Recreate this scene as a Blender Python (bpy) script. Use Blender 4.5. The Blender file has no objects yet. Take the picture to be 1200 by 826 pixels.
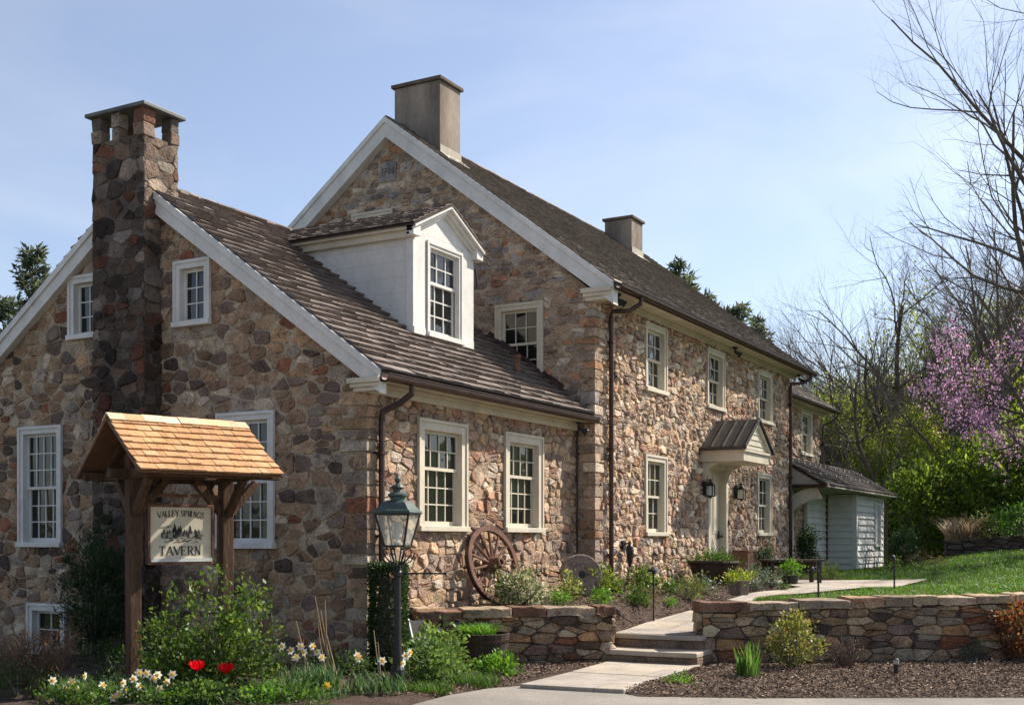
import bpy, math, random
import numpy as np
from mathutils import Vector, Matrix

# ------------------------------------------------------------------ camera, sky, sun
SC = bpy.context.scene
COL = SC.collection
YAW = math.radians(29.28)
S_, C_ = math.sin(YAW), math.cos(YAW)
ZC = 1.65
FWD = Vector((-S_, C_, 0)); RGT = Vector((C_, S_, 0)); UP = Vector((0, 0, 1))

cam_d = bpy.data.cameras.new('camera'); cam = bpy.data.objects.new('camera', cam_d); COL.objects.link(cam)
cam.location = (0, 0, ZC); cam.rotation_euler = (math.pi / 2, 0, YAW)
cam_d.lens = 42.0; cam_d.sensor_width = 36.0; cam_d.shift_y = 0.1842; cam_d.clip_end = 3000
SC.camera = cam

SUN = Vector((1.42, 2.2, 2.4)).normalized()          # direction towards the sun
world = bpy.data.worlds.new('World'); SC.world = world; world.use_nodes = True
wn = world.node_tree
sky = wn.nodes.new('ShaderNodeTexSky'); sky.sky_type = 'NISHITA'; sky.sun_disc = False
sky.sun_elevation = math.asin(SUN.z); sky.sun_rotation = math.atan2(SUN.x, SUN.y)
sky.air_density = 1.0; sky.dust_density = 1.1; sky.ozone_density = 3.0; sky.altitude = 100
bg = wn.nodes['Background']; bg.inputs['Strength'].default_value = 0.099
hz = wn.nodes.new('ShaderNodeHueSaturation'); hz.inputs['Hue'].default_value = .505; hz.inputs['Saturation'].default_value = .80      # thin spring haze greys the blue
wn.links.new(sky.outputs[0], hz.inputs['Color']); 
h2 = wn.nodes.new('ShaderNodeHueSaturation'); h2.inputs['Hue'].default_value = .505; h2.inputs['Saturation'].default_value = .48; h2.inputs['Value'].default_value = 1.14
wn.links.new(sky.outputs[0], h2.inputs['Color'])                                   # faint high cloud
tc = wn.nodes.new('ShaderNodeTexCoord'); mp = wn.nodes.new('ShaderNodeMapping'); mp.inputs['Scale'].default_value = (1.6, 1.6, 4.2); mp.inputs['Rotation'].default_value = (.25, .1, .6)
wn.links.new(tc.outputs['Generated'], mp.inputs['Vector'])
cn = wn.nodes.new('ShaderNodeTexNoise'); cn.inputs['Scale'].default_value = 1.7; cn.inputs['Detail'].default_value = 7; cn.inputs['Roughness'].default_value = .52; cn.inputs['Distortion'].default_value = .5
wn.links.new(mp.outputs[0], cn.inputs['Vector'])
cr = wn.nodes.new('ShaderNodeMapRange'); cr.inputs['From Min'].default_value = .42; cr.inputs['From Max'].default_value = .72; cr.inputs['To Max'].default_value = .6; wn.links.new(cn.outputs['Fac'], cr.inputs['Value'])
cm = wn.nodes.new('ShaderNodeMix'); cm.data_type = 'RGBA'; wn.links.new(cr.outputs[0], cm.inputs[0]); wn.links.new(hz.outputs[0], cm.inputs[6]); wn.links.new(h2.outputs[0], cm.inputs[7])
wn.links.new(cm.outputs[2], bg.inputs['Color'])

sun_d = bpy.data.lights.new('sun', 'SUN'); sun_d.energy = 4.8; sun_d.angle = math.radians(0.5); sun_d.color = (1.0, 0.92, 0.80)
sun_o = bpy.data.objects.new('sun', sun_d); COL.objects.link(sun_o)
sun_o.rotation_euler = (-SUN).to_track_quat('-Z', 'Y').to_euler(); sun_o.location = (20, 48, 47)

SC.view_settings.view_transform = 'Standard'; SC.view_settings.look = 'None'
SC.view_settings.exposure = 0.9; SC.view_settings.gamma = 1.0; SC.view_settings.use_curve_mapping = False
SC.cycles.max_bounces = 7; SC.cycles.diffuse_bounces = 3; SC.cycles.transparent_max_bounces = 12
SC.cycles.use_denoising = True

R = random.Random(7)
NR = np.random.default_rng(7)

# ------------------------------------------------------------------ helpers
def spot(px, d):
    """ground position d metres ahead of the viewer at the bearing of photo column px"""
    r = (px - 600) / 1400 * d
    return C_ * r - S_ * d, S_ * r + C_ * d

class MB:
    def __init__(s): s.v = []; s.f = []; s.c = []; s.m = []
    def add(s, vs, fs, col=(1, 1, 1), mat=0):
        b = len(s.v); s.v.extend([tuple(p) for p in vs])
        for f in fs:
            s.f.append([b + i for i in f]); s.c.append(col); s.m.append(mat)
    def obox(s, c, ax, h, col=(1, 1, 1), mat=0, jit=0.0, rng=R):
        c = Vector(c); vs = []
        for i in (-1, 1):
            for j in (-1, 1):
                for k in (-1, 1):
                    p = c + ax[0] * (i * h[0]) + ax[1] * (j * h[1]) + ax[2] * (k * h[2])
                    if jit: p = p + Vector((rng.uniform(-jit, jit), rng.uniform(-jit, jit), rng.uniform(-jit, jit)))
                    vs.append(p)
        s.add(vs, [(0, 1, 3, 2), (4, 6, 7, 5), (0, 4, 5, 1), (2, 3, 7, 6), (0, 2, 6, 4), (1, 5, 7, 3)], col, mat)
    def box(s, x0, x1, y0, y1, z0, z1, col=(1, 1, 1), mat=0):
        s.obox(((x0 + x1) / 2, (y0 + y1) / 2, (z0 + z1) / 2), (Vector((1, 0, 0)), Vector((0, 1, 0)), UP),
               (abs(x1 - x0) / 2, abs(y1 - y0) / 2, abs(z1 - z0) / 2), col, mat)
    def beam(s, a, b, w, h, col=(1, 1, 1), mat=0, upv=UP):
        a = Vector(a); b = Vector(b); d = (b - a); L = d.length; d.normalize()
        sd = d.cross(upv); sd = sd.normalized() if sd.length > 1e-4 else Vector((1, 0, 0)); u = sd.cross(d)
        s.obox((a + b) / 2, (d, sd, u), (L / 2, w / 2, h / 2), col, mat)
    def prism(s, pts, off, col=(1, 1, 1), mat=0):
        n = len(pts); off = Vector(off); a = [Vector(p) for p in pts]; b = [p + off for p in a]
        s.add(a + b, [tuple(range(n))[::-1], tuple(range(n, 2 * n))] + [(i, (i + 1) % n, n + (i + 1) % n, n + i) for i in range(n)], col, mat)
    def tube(s, pts, rad, n=6, col=(1, 1, 1), mat=0, cap=True):
        pts = [Vector(p) for p in pts]; m = len(pts)
        if not isinstance(rad, (list, tuple)): rad = [rad] * m
        vs = []; prev = None
        for i, p in enumerate(pts):
            t = (pts[min(i + 1, m - 1)] - pts[max(i - 1, 0)])
            t = t.normalized() if t.length > 1e-9 else UP
            if prev is None:
                ref = Vector((0, 0, 1)) if abs(t.z) < 0.9 else Vector((1, 0, 0))
                a = t.cross(ref).normalized()
            else:
                a = prev - t * prev.dot(t); a = a.normalized() if a.length > 1e-6 else t.orthogonal().normalized()
            prev = a; b = t.cross(a)
            for k in range(n):
                q = 2 * math.pi * k / n
                vs.append(p + a * (math.cos(q) * rad[i]) + b * (math.sin(q) * rad[i]))
        fs = [(i * n + k, i * n + (k + 1) % n, (i + 1) * n + (k + 1) % n, (i + 1) * n + k) for i in range(m - 1) for k in range(n)]
        if cap: fs += [tuple(range(n))[::-1], tuple(range((m - 1) * n, m * n))]
        s.add(vs, fs, col, mat)
    def lathe(s, c, prof, n=16, col=(1, 1, 1), mat=0, ax=(Vector((1, 0, 0)), Vector((0, 1, 0)), Vector((0, 0, 1))), ph=0.0):
        c = Vector(c); vs = []
        for (r, z) in prof:
            for k in range(n):
                q = 2 * math.pi * k / n + ph
                vs.append(c + ax[0] * (r * math.cos(q)) + ax[1] * (r * math.sin(q)) + ax[2] * z)
        m = len(prof)
        fs = [(i * n + k, i * n + (k + 1) % n, (i + 1) * n + (k + 1) % n, (i + 1) * n + k) for i in range(m - 1) for k in range(n)]
        fs += [tuple(range(n))[::-1], tuple(range((m - 1) * n, m * n))]
        s.add(vs, fs, col, mat)
    def build(s, name, mats, parent=None, smooth=False, bevel=0.0, origin=None):
        me = bpy.data.meshes.new(name)
        vs = s.v
        if origin is not None: vs = [(p[0] - origin[0], p[1] - origin[1], p[2] - origin[2]) for p in vs]
        me.from_pydata(vs, [], s.f)
        if not isinstance(mats, (list, tuple)): mats = [mats]
        for m in mats: me.materials.append(m)
        n = len(me.polygons)
        if len(mats) > 1: me.polygons.foreach_set('material_index', s.m)
        at = me.attributes.new('col', 'FLOAT_COLOR', 'FACE')
        buf = np.ones((n, 4), dtype=np.float32); buf[:, :3] = np.array(s.c, dtype=np.float32).reshape(-1, 3)
        at.data.foreach_set('color', buf.ravel())
        if smooth: me.polygons.foreach_set('use_smooth', [True] * n)
        me.update()
        o = bpy.data.objects.new(name, me); COL.objects.link(o)
        if parent is not None:
            o.parent = parent; pl = parent_world(parent)
            o.location = -pl if origin is None else Vector(origin) - pl
        elif origin is not None: o.location = origin
        if bevel:
            b = o.modifiers.new('bevel', 'BEVEL'); b.width = bevel; b.segments = 2; b.limit_method = 'ANGLE'
        return o

def parent_world(o):
    p = Vector((0, 0, 0))
    while o is not None: p += o.location; o = o.parent
    return p

def np_mesh(name, V, k, cols, mat, parent=None, origin=None):
    """V (N*k,3) vertices of N separate k-gons"""
    V = np.asarray(V, dtype=np.float32).reshape(-1, 3)
    if origin is not None: V = V - np.array(origin, dtype=np.float32)
    n = len(V) // k
    me = bpy.data.meshes.new(name)
    me.vertices.add(n * k); me.vertices.foreach_set('co', V.ravel())
    me.loops.add(n * k); me.loops.foreach_set('vertex_index', np.arange(n * k, dtype=np.int32))
    me.polygons.add(n); me.polygons.foreach_set('loop_start', np.arange(0, n * k, k, dtype=np.int32))
    me.materials.append(mat)
    me.update(calc_edges=True)
    at = me.attributes.new('col', 'FLOAT_COLOR', 'FACE')
    b = np.ones((n, 4), dtype=np.float32); b[:, :3] = cols; at.data.foreach_set('color', b.ravel())
    o = bpy.data.objects.new(name, me); COL.objects.link(o)
    if parent is not None:
        o.parent = parent; pl = parent_world(parent)
        o.location = -pl if origin is None else Vector(origin) - pl
    elif origin is not None: o.location = origin
    return o

def tag(o, label=None, cat=None, group=None, kind=None):
    if label: o['label'] = label
    if cat: o['category'] = cat
    if group: o['group'] = group
    if kind: o['kind'] = kind
    return o

def thing(name, loc, label, cat, group=None):
    o = bpy.data.objects.new(name, None); COL.objects.link(o); o.location = loc; o.empty_display_size = 0.2
    return tag(o, label, cat, group)

def copy_thing(root, loc, rz, scale, label, group=None):
    r = root.copy(); COL.objects.link(r); r.location = loc; r.rotation_euler = (0, 0, rz); r.scale = scale; r['label'] = label
    if group: r['group'] = group
    for ch in list(root.children):
        c = ch.copy(); COL.objects.link(c); c.parent = r
        for g in list(ch.children):
            d = g.copy(); COL.objects.link(d); d.parent = c
    return r

# ------------------------------------------------------------------ materials
def new_mat(name):
    m = bpy.data.materials.new(name); m.use_nodes = True
    nt = m.node_tree; return m, nt, nt.nodes['Principled BSDF'], nt.nodes['Material Output']

def nd(nt, t, **kw):
    n = nt.nodes.new(t)
    for k, v in kw.items(): setattr(n, k, v)
    return n

def noise(nt, scale, detail=6, rough=0.6, vec=None, dist=0.0):
    n = nd(nt, 'ShaderNodeTexNoise'); n.inputs['Scale'].default_value = scale; n.inputs['Detail'].default_value = detail
    n.inputs['Roughness'].default_value = rough; n.inputs['Distortion'].default_value = dist
    if vec is not None: nt.links.new(vec, n.inputs['Vector'])
    return n.outputs['Fac']

def ramp(nt, fac, stops):
    r = nd(nt, 'ShaderNodeValToRGB'); e = r.color_ramp.elements
    while len(e) < len(stops): e.new(0.5)
    for el, (p, c) in zip(e, stops):
        el.position = p; el.color = (c[0], c[1], c[2], 1) if hasattr(c, '__len__') else (c, c, c, 1)
    nt.links.new(fac, r.inputs['Fac']); return r.outputs['Color']

def mul(nt, a, b, fac=1.0):
    m = nd(nt, 'ShaderNodeMix', data_type='RGBA', blend_type='MULTIPLY'); m.inputs[0].default_value = fac
    nt.links.new(a, m.inputs[6]); nt.links.new(b, m.inputs[7]); return m.outputs[2]

def bump(nt, h, bsdf, strength=0.5, dist=0.02):
    b = nd(nt, 'ShaderNodeBump'); b.inputs['Strength'].default_value = strength; b.inputs['Distance'].default_value = dist
    nt.links.new(h, b.inputs['Height']); nt.links.new(b.outputs[0], bsdf.inputs['Normal'])

def objvec(nt, sc=(1, 1, 1)):
    t = nd(nt, 'ShaderNodeTexCoord'); mp = nd(nt, 'ShaderNodeMapping'); mp.inputs['Scale'].default_value = sc
    nt.links.new(t.outputs['Object'], mp.inputs['Vector']); return mp.outputs[0]

def attr_mat(name, rough=0.9, spec=0.2, big=(2.5, .72, 1.25), small=(28, .65, 1.3), bs=0.6, bd=0.02, bscale=22, vsc=(1, 1, 1), specks=False):
    m, nt, b, out = new_mat(name)
    a = nd(nt, 'ShaderNodeAttribute', attribute_name='col')
    v = objvec(nt, vsc)
    c = mul(nt, a.outputs['Color'], ramp(nt, noise(nt, big[0], 5, .6, v), [(.3, big[1]), (.7, big[2])]))
    c = mul(nt, c, ramp(nt, noise(nt, small[0], 8, .7, v), [(.3, small[1]), (.7, small[2])]))
    if specks:
        c = mul(nt, c, ramp(nt, noise(nt, 9, 3, .5, v, 1.2), [(.32, (.55, .5, .47)), (.42, (1, 1, 1)), (.62, (1, 1, 1)), (.72, (1.25, 1.18, 1.05))]))
    nt.links.new(c, b.inputs['Base Color']); b.inputs['Roughness'].default_value = rough
    b.inputs['Specular IOR Level'].default_value = spec
    bump(nt, noise(nt, bscale, 9, .65, v), b, bs, bd)
    return m

def plain_mat(name, col, rough=0.6, spec=0.4, var=(.85, 1.1), scale=3.0, metal=0.0, bs=0.15, bd=0.01, bscale=30, vsc=(1, 1, 1), fine=None):
    m, nt, b, out = new_mat(name)
    v = objvec(nt, vsc)
    rgb = nd(nt, 'ShaderNodeRGB'); rgb.outputs[0].default_value = (*col, 1)
    c = mul(nt, rgb.outputs[0], ramp(nt, noise(nt, scale, 8, .65, v), [(.3, var[0]), (.7, var[1])]))
    if fine: c = mul(nt, c, ramp(nt, noise(nt, fine[0], 6, .7, v), [(.3, fine[1]), (.7, fine[2])]))
    nt.links.new(c, b.inputs['Base Color']); b.inputs['Roughness'].default_value = rough
    b.inputs['Specular IOR Level'].default_value = spec; b.inputs['Metallic'].default_value = metal
    bump(nt, noise(nt, bscale, 6, .6, v), b, bs, bd)
    return m

def leaf_mat(name, trans=0.4, rough=0.45, spec=0.25):
    m, nt, b, out = new_mat(name)
    a = nd(nt, 'ShaderNodeAttribute', attribute_name='col')
    nt.links.new(a.outputs['Color'], b.inputs['Base Color']); b.inputs['Roughness'].default_value = rough
    b.inputs['Specular IOR Level'].default_value = spec
    t = nd(nt, 'ShaderNodeBsdfTranslucent')
    hs = nd(nt, 'ShaderNodeHueSaturation'); hs.inputs['Saturation'].default_value = 1.15; hs.inputs['Value'].default_value = 1.5
    nt.links.new(a.outputs['Color'], hs.inputs['Color']); nt.links.new(hs.outputs[0], t.inputs['Color'])
    mx = nd(nt, 'ShaderNodeMixShader'); mx.inputs[0].default_value = trans
    nt.links.new(b.outputs[0], mx.inputs[1]); nt.links.new(t.outputs[0], mx.inputs[2]); nt.links.new(mx.outputs[0], out.inputs['Surface'])
    return m

M = {}
M['stone'] = attr_mat('rubble_stone', .92, .15, (4.0, .66, 1.32), (38, .52, 1.48), 1.0, .035, 18, specks=True)
M['stucco'] = plain_mat('chimney_stucco', (.27, .225, .185), .95, .1, (.4, 1.35), 1.3, bs=.4, bd=.02, bscale=25, vsc=(1, 1, .3), fine=(40, .8, 1.15))
M['shake'] = attr_mat('weathered_shakes', .85, .2, (2.0, .75, 1.2), (60, .6, 1.35), .5, .008, 70)
M['cedar'] = attr_mat('new_cedar_shingles', .7, .25, (6, .8, 1.15), (55, .72, 1.2), .4, .005, 80, vsc=(1, 1, .35))
M['white'] = plain_mat('white_paint', (.70, .68, .64), .55, .3, (.76, 1.06), 2.6, bs=.2, bd=.005, vsc=(1, 1, .45), fine=(34, .86, 1.06))
M['cream'] = plain_mat('cream_paint', (.60, .54, .43), .6, .3, (.76, 1.07), 2.2, bs=.2, bd=.005, vsc=(1, 1, .45), fine=(34, .86, 1.06))
M['greyboard'] = plain_mat('weathered_grey_board', (.42, .38, .32), .8, .2, (.7, 1.15), 1.5, bs=.25, bd=.006, fine=(40, .8, 1.1))
M['copper'] = plain_mat('brown_copper', (.062, .036, .031), .38, .5, (.6, 1.5), 5, metal=.55, bs=.1)
M['seam'] = plain_mat('standing_seam_metal', (.05, .042, .037), .5, .4, (.6, 1.4), 4, metal=.2, bs=.08)
M['iron'] = plain_mat('black_iron', (.016, .016, .016), .5, .35, (.7, 1.6), 8, bs=.15)
M['verdigris'] = plain_mat('verdigris_metal', (.055, .08, .071), .55, .4, (.5, 1.5), 9, metal=.2, bs=.2)
M['timber'] = plain_mat('rough_brown_timber', (.085, .05, .032), .85, .15, (.55, 1.5), 7, bs=.7, bd=.012, bscale=35, vsc=(1, 1, .18), fine=(45, .65, 1.35))
M['oldwood'] = plain_mat('old_reddish_wood', (.15, .075, .05), .8, .2, (.6, 1.4), 8, bs=.5, bd=.008, fine=(50, .7, 1.3))
M['slate'] = plain_mat('bluestone_flag', (.40, .34, .27), .8, .25, (.72, 1.2), 1.3, bs=.4, bd=.012, bscale=18, fine=(30, .82, 1.15))
def flag_mat():
    m, nt, b, out = new_mat('flagstone_paving'); v = objvec(nt, (1, 1, .001)); w = nd(nt, 'ShaderNodeTexNoise'); w.inputs['Scale'].default_value = 3; nt.links.new(v, w.inputs['Vector'])
    ma = nd(nt, 'ShaderNodeVectorMath', operation='MULTIPLY_ADD'); ma.inputs[1].default_value = (.05, .05, 0); nt.links.new(w.outputs['Color'], ma.inputs[0]); nt.links.new(v, ma.inputs[2])
    br = nd(nt, 'ShaderNodeTexBrick'); br.inputs['Scale'].default_value = 1.0; br.inputs['Brick Width'].default_value = 1.05; br.inputs['Row Height'].default_value = .83; br.inputs['Mortar Size'].default_value = .008; br.offset = .37
    br.inputs['Color1'].default_value = (.42, .35, .27, 1); br.inputs['Color2'].default_value = (.33, .29, .25, 1); br.inputs['Mortar'].default_value = (.19, .16, .13, 1); nt.links.new(ma.outputs[0], br.inputs['Vector'])
    c = mul(nt, br.outputs['Color'], ramp(nt, noise(nt, 1.8, 6, .6, v), [(.3, .68), (.7, 1.2)])); c = mul(nt, c, ramp(nt, noise(nt, 34, 6, .7, v), [(.3, .75), (.7, 1.2)]))
    nt.links.new(c, b.inputs['Base Color']); b.inputs['Roughness'].default_value = .85; bump(nt, noise(nt, 20, 7, .6, v), b, .5, .015); return m
M['flag'] = flag_mat()
M['drive'] = plain_mat('worn_driveway', (.265, .24, .21), .9, .2, (.66, 1.18), .55, bs=.8, bd=.012, bscale=90, fine=(110, .4, 1.6))
M['soil'] = plain_mat('dark_mulch_soil', (.075, .053, .042), .95, .1, (.6, 1.4), 4, bs=1.0, bd=.03, bscale=40, fine=(60, .5, 1.5))
M['chips'] = attr_mat('bark_chips', .9, .15, (3, .8, 1.2), (60, .7, 1.3), .4, .005, 60)
M['lawn'] = plain_mat('lawn_grass', (.062, .105, .022), .9, .1, (.65, 1.3), .7, bs=1.0, bd=.05, bscale=45, fine=(70, .5, 1.5))
M['field'] = plain_mat('rough_grass_ground', (.07, .075, .03), .95, .1, (.6, 1.3), .3, bs=.6, bd=.05, fine=(30, .6, 1.4))
M['leaf'] = leaf_mat('leaf', .42)
M['spring_leaf'] = leaf_mat('thin_spring_leaf', .62)
M['gloss_leaf'] = leaf_mat('glossy_leaf', .25, .35, .4)
M['petal'] = leaf_mat('petal', .4, .6, .1)
M['bark'] = plain_mat('grey_brown_bark', (.12, .10, .085), .95, .1, (.55, 1.5), 3, bs=.9, bd=.03, bscale=14, vsc=(1, 1, .3))
M['twig'] = plain_mat('twig_bark', (.15, .125, .105), .95, .1, (.7, 1.3), 2, bs=.2)
M['clap'] = plain_mat('pale_clapboard_paint', (.60, .585, .54), .6, .3, (.86, 1.05), 2.5, bs=.15, bd=.004, fine=(30, .92, 1.05))
M['ink'] = plain_mat('dark_sign_paint', (.03, .026, .022), .7, .2, (.7, 1.5), 12, bs=.05)
M['sign'] = plain_mat('cream_sign_face', (.60, .53, .40), .6, .3, (.85, 1.06), 5, bs=.1, bd=.003)
M['barrel'] = plain_mat('dark_barrel_wood', (.05, .034, .027), .8, .2, (.6, 1.5), 6, bs=.5, bd=.01, vsc=(1, 1, .2))
M['pot'] = plain_mat('weathered_pot', (.12, .10, .085), .85, .2, (.7, 1.3), 5, bs=.3)

m, nt, b, out = new_mat('window_glass'); M['glass'] = m
b.inputs['Base Color'].default_value = (.008, .010, .009, 1); b.inputs['Roughness'].default_value = .03; b.inputs['Specular IOR Level'].default_value = .55
bump(nt, noise(nt, 2.2, 2, .5, objvec(nt)), b, .12, .05)
m, nt, b, out = new_mat('lantern_glass'); M['lglass'] = m
b.inputs['Base Color'].default_value = (.75, .76, .70, 1); b.inputs['Roughness'].default_value = .25
tr = nd(nt, 'ShaderNodeBsdfTransparent'); tr.inputs[0].default_value = (.9, .92, .88, 1)
mx = nd(nt, 'ShaderNodeMixShader'); mx.inputs[0].default_value = .27
nt.links.new(tr.outputs[0], mx.inputs[1]); nt.links.new(b.outputs[0], mx.inputs[2]); nt.links.new(mx.outputs[0], out.inputs['Surface'])

# ------------------------------------------------------------------ terrain
def sst(a, b, x):
    t = min(1, max(0, (x - a) / (b - a))); return t * t * (3 - 2 * t)

def zt(x, y):
    """height of the upper terrace, lawn and slope behind the retaining walls"""
    p = .36 + .085 * min(max(y - 15.5, 0), 4.6) + .012 * min(max(y - 20.1, 0), 8)
    left = .73 + .012 * (y - 15)
    right = .80 + .02 * (y - 15)
    fade = 1 - sst(19, 23, y)
    wl = (1 - sst(-7.35, -6.95, x)) * fade; wr = sst(-5.65, -5.25, x) * fade
    z = p * (1 - wl - wr) + left * wl + right * wr
    z += .045 * max(0, y - 26) * sst(-8.3, -4.5, x) + .06 * max(0, x + 4.3) * sst(15, 22, y)
    z += .05 * max(0, y - 45)
    return z

def ground_at(px, py):
    """where the line of sight through a photo point meets the ground"""
    d = 11.0
    while d < 120:
        x, y = spot(px, d)
        z = zt(x, y) if d > 16.7 else 0.0
        if ZC + (634 - py) * d / 1400 <= z: break
        d += .03
    return x, y, z

# ------------------------------------------------------------------ ground, driveway, terrace
def V2(r, d): return (C_ * r - S_ * d, S_ * r + C_ * d)

def sheet(name, pts, z, mat, kind='structure'):
    mb = MB(); mb.add([(x, y, z) for x, y in pts], [tuple(range(len(pts)))])
    return tag(mb.build(name, mat), kind=kind)

mb = MB(); n = 48
mb.add([(0, 0, -.34)] + [(900 * math.cos(2 * math.pi * k / n), 900 * math.sin(2 * math.pi * k / n), -.34) for k in range(n)],
       [(0, 1 + k, 1 + (k + 1) % n) for k in range(n)])
tag(mb.build('ground', M['field']), kind='structure')

dr = [(-60, -30), (60, -30), (60, 12.75), (14, 12.75), (7, 12.72), (4.4, 12.70), (2.6, 12.66), (1.35, 12.8), (1.15, 13.2), (.1, 13.75), (-.25, 13.55), (-.7, 12.9), (-1.0, 12.2), (-1.3, 11.2), (-2.0, 10.2), (-4, 9.2), (-60, 9.0)]
sheet('driveway', [V2(*q) for q in dr], -.012, M['drive'])
# planting bed in front of the walls and house: soil with a soft mounded surface
mb = MB(); rs = np.arange(-14, 16.01, .25); ds = np.arange(8.6, 17.3, .15)
def edge_d(r):
    q = [(-60, 9.0), (-4, 9.2), (-2.0, 10.2), (-1.3, 11.2), (-1.0, 12.2), (-.7, 12.9), (-.25, 13.55), (.1, 13.75), (1.15, 13.2), (1.35, 12.8), (2.6, 12.66), (4.4, 12.7), (7, 12.72), (14, 12.75), (60, 12.75)]
    for (a, da), (b_, db) in zip(q, q[1:]):
        if a <= r <= b_: return da + (db - da) * (r - a) / (b_ - a)
    return 12.7
gv = []; 
for d in ds:
    for r in rs:
        e = edge_d(r) + R.uniform(-.03, .03); x, y = V2(r, max(d, e) if d < e else d)
        gv.append((x, y, -.03 + .05 * sst(0, .35, d - e) + R.uniform(-.012, .012) if d >= e else -.03))
w = len(rs)
mb.add(gv, [(j * w + i, j * w + i + 1, (j + 1) * w + i + 1, (j + 1) * w + i) for j in range(len(ds) - 1) for i in range(w - 1)])
tag(mb.build('garden_bed', M['soil'], smooth=True), kind='structure')

PATH_L = [(-6.93, 15.26), (-6.9, 16.4), (-6.7, 17.95), (-6.5, 19.8), (-6.25, 21.4), (-6.25, 22.3), (-6.7, 22.9), (-7.6, 23.3), (-8.75, 23.9)]
PATH_R = [(-5.68, 15.26), (-5.55, 16.4), (-4.95, 17.75), (-4.55, 19.2), (-4.5, 21.0), (-4.62, 22.8), (-4.7, 26.3), (-6.6, 25.1), (-8.75, 25.3)]
def path_edges(y):
    def f(P):
        for (xa, ya), (xb, yb) in zip(P, P[1:]):
            if ya <= y <= yb: return xa + (xb - xa) * (y - ya) / (yb - ya)
        return P[-1][0]
    return f(PATH_L), f(PATH_R)

rs = np.concatenate([np.arange(-1.6, 14, .16), np.arange(14, 40, 1.2), np.arange(40, 141, 8)])
ds = np.concatenate([np.arange(16.62, 28, .16), np.arange(28, 50, .7), np.arange(50, 241, 8)])
gv = []
for d in ds:
    for r in rs:
        x, y = V2(r, d); gv.append((x, y, zt(x, y) - .02 + (R.uniform(-.01, .01) if d < 28 else 0)))
w = len(rs); bed = []; lawn = []
for j in range(len(ds) - 1):
    for i in range(w - 1):
        q = (j * w + i, j * w + i + 1, (j + 1) * w + i + 1, (j + 1) * w + i)
        x = sum(gv[k][0] for k in q) / 4; y = sum(gv[k][1] for k in q) / 4
        if x < -9.6 and y < 40: continue
        isbed = (y < 24.5 and x < path_edges(y)[1] - .1) or (x < -6.4 and y < 27.6) or (x < -6.6 - .25 * (y - 27) and y < 30)
        (bed if isbed else lawn).append(q)
for nm, fs, mt in (('terrace_bed', bed, M['soil']), ('lawn', lawn, M['lawn'])):
    mb = MB(); used = sorted({k for f in fs for k in f}); ix = {k: i for i, k in enumerate(used)}
    mb.add([gv[k] for k in used], [tuple(ix[k] for k in f) for f in fs]); tag(mb.build(nm, mt, smooth=True), kind='structure')

def strip(L, Rr, n=6, lift=.02):
    mb = MB(); vs = []; fs = []
    def dens(P, m=8):
        out = []
        for a, b_ in zip(P, P[1:]):
            for k in range(m): out.append((a[0] + (b_[0] - a[0]) * k / m, a[1] + (b_[1] - a[1]) * k / m))
        return out + [P[-1]]
    L = dens(L); Rr = dens(Rr)
    for a, b_ in zip(L, Rr):
        for k in range(n + 1):
            x = a[0] + (b_[0] - a[0]) * k / n; y = a[1] + (b_[1] - a[1]) * k / n; vs.append((x, y, zt(x, y) + lift))
    for i in range(len(L) - 1):
        for k in range(n): fs.append((i * (n + 1) + k, i * (n + 1) + k + 1, (i + 1) * (n + 1) + k + 1, (i + 1) * (n + 1) + k))
    mb.add(vs, fs); return mb
tag(strip(PATH_L, PATH_R).build('path', M['flag'], smooth=True), kind='structure')

# flat flagstones at the foot of the steps, the two stone steps
mb = MB(); MX = Vector((1, 0, 0)); MY = Vector((0, 1, 0))
def slab(mb, pts, z0, z1):
    mb.prism([(x, y, z0) for x, y in pts], (0, 0, z1 - z0))
slab(mb, [(-6.55, 11.86), (-5.32, 11.98), (-5.42, 13.3), (-6.62, 13.28)], -.06, .035)
slab(mb, [(-6.62, 13.30), (-5.425, 13.32), (-5.52, 14.9), (-6.78, 14.9)], -.06, .038)
tag(mb.build('flagstone_path', M['flag'], bevel=.012), kind='structure')
st = thing('stone_steps', (-6.25, 15.0, 0), 'two broad flagstone steps rising between the two dry stone retaining walls', 'steps')
for nm, pts, z0, z1 in (('lower_step', [(-6.9, 14.78), (-6.2, 14.75), (-5.52, 14.8), (-5.55, 15.5), (-6.9, 15.5)], -.05, .19),
                        ('upper_step', [(-6.96, 15.25), (-6.3, 15.22), (-5.62, 15.27), (-5.6, 16.1), (-6.95, 16.1)], .0, .375)):
    mb = MB(); slab(mb, pts, z0, z1 - .07); mb.build('riser', M['stone'], st, bevel=.02)
    mb = MB(); slab(mb, [(x, y - .03 if y < 15.4 else y) for x, y in pts], z1 - .069, z1); mb.build('tread', M['slate'], st, bevel=.015)
for ch in st.children:
    if ch.name.startswith('riser'):
        at = ch.data.attributes['col']; at.data.foreach_set('color', np.tile([.2, .14, .1, 1], len(ch.data.polygons)).astype(np.float32))

# ------------------------------------------------------------------ stone wall builder
class Fr:
    def __init__(s, o, u, n): s.o = Vector(o); s.u = Vector(u); s.n = Vector(n)
    def p(s, u, v, n=0.0): q = s.o + s.u * u + s.n * n; return Vector((q.x, q.y, q.z + v))
    def box(s, mb, u0, u1, v0, v1, n0, n1, col=(1, 1, 1), mat=0):
        a = [s.p(u, v, n) for n in (n0, n1) for (u, v) in ((u0, v0), (u1, v0), (u1, v1), (u0, v1))]
        mb.add(a, [(0, 3, 2, 1), (4, 5, 6, 7), (0, 1, 5, 4), (1, 2, 6, 5), (2, 3, 7, 6), (3, 0, 4, 7)], col, mat)

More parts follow.
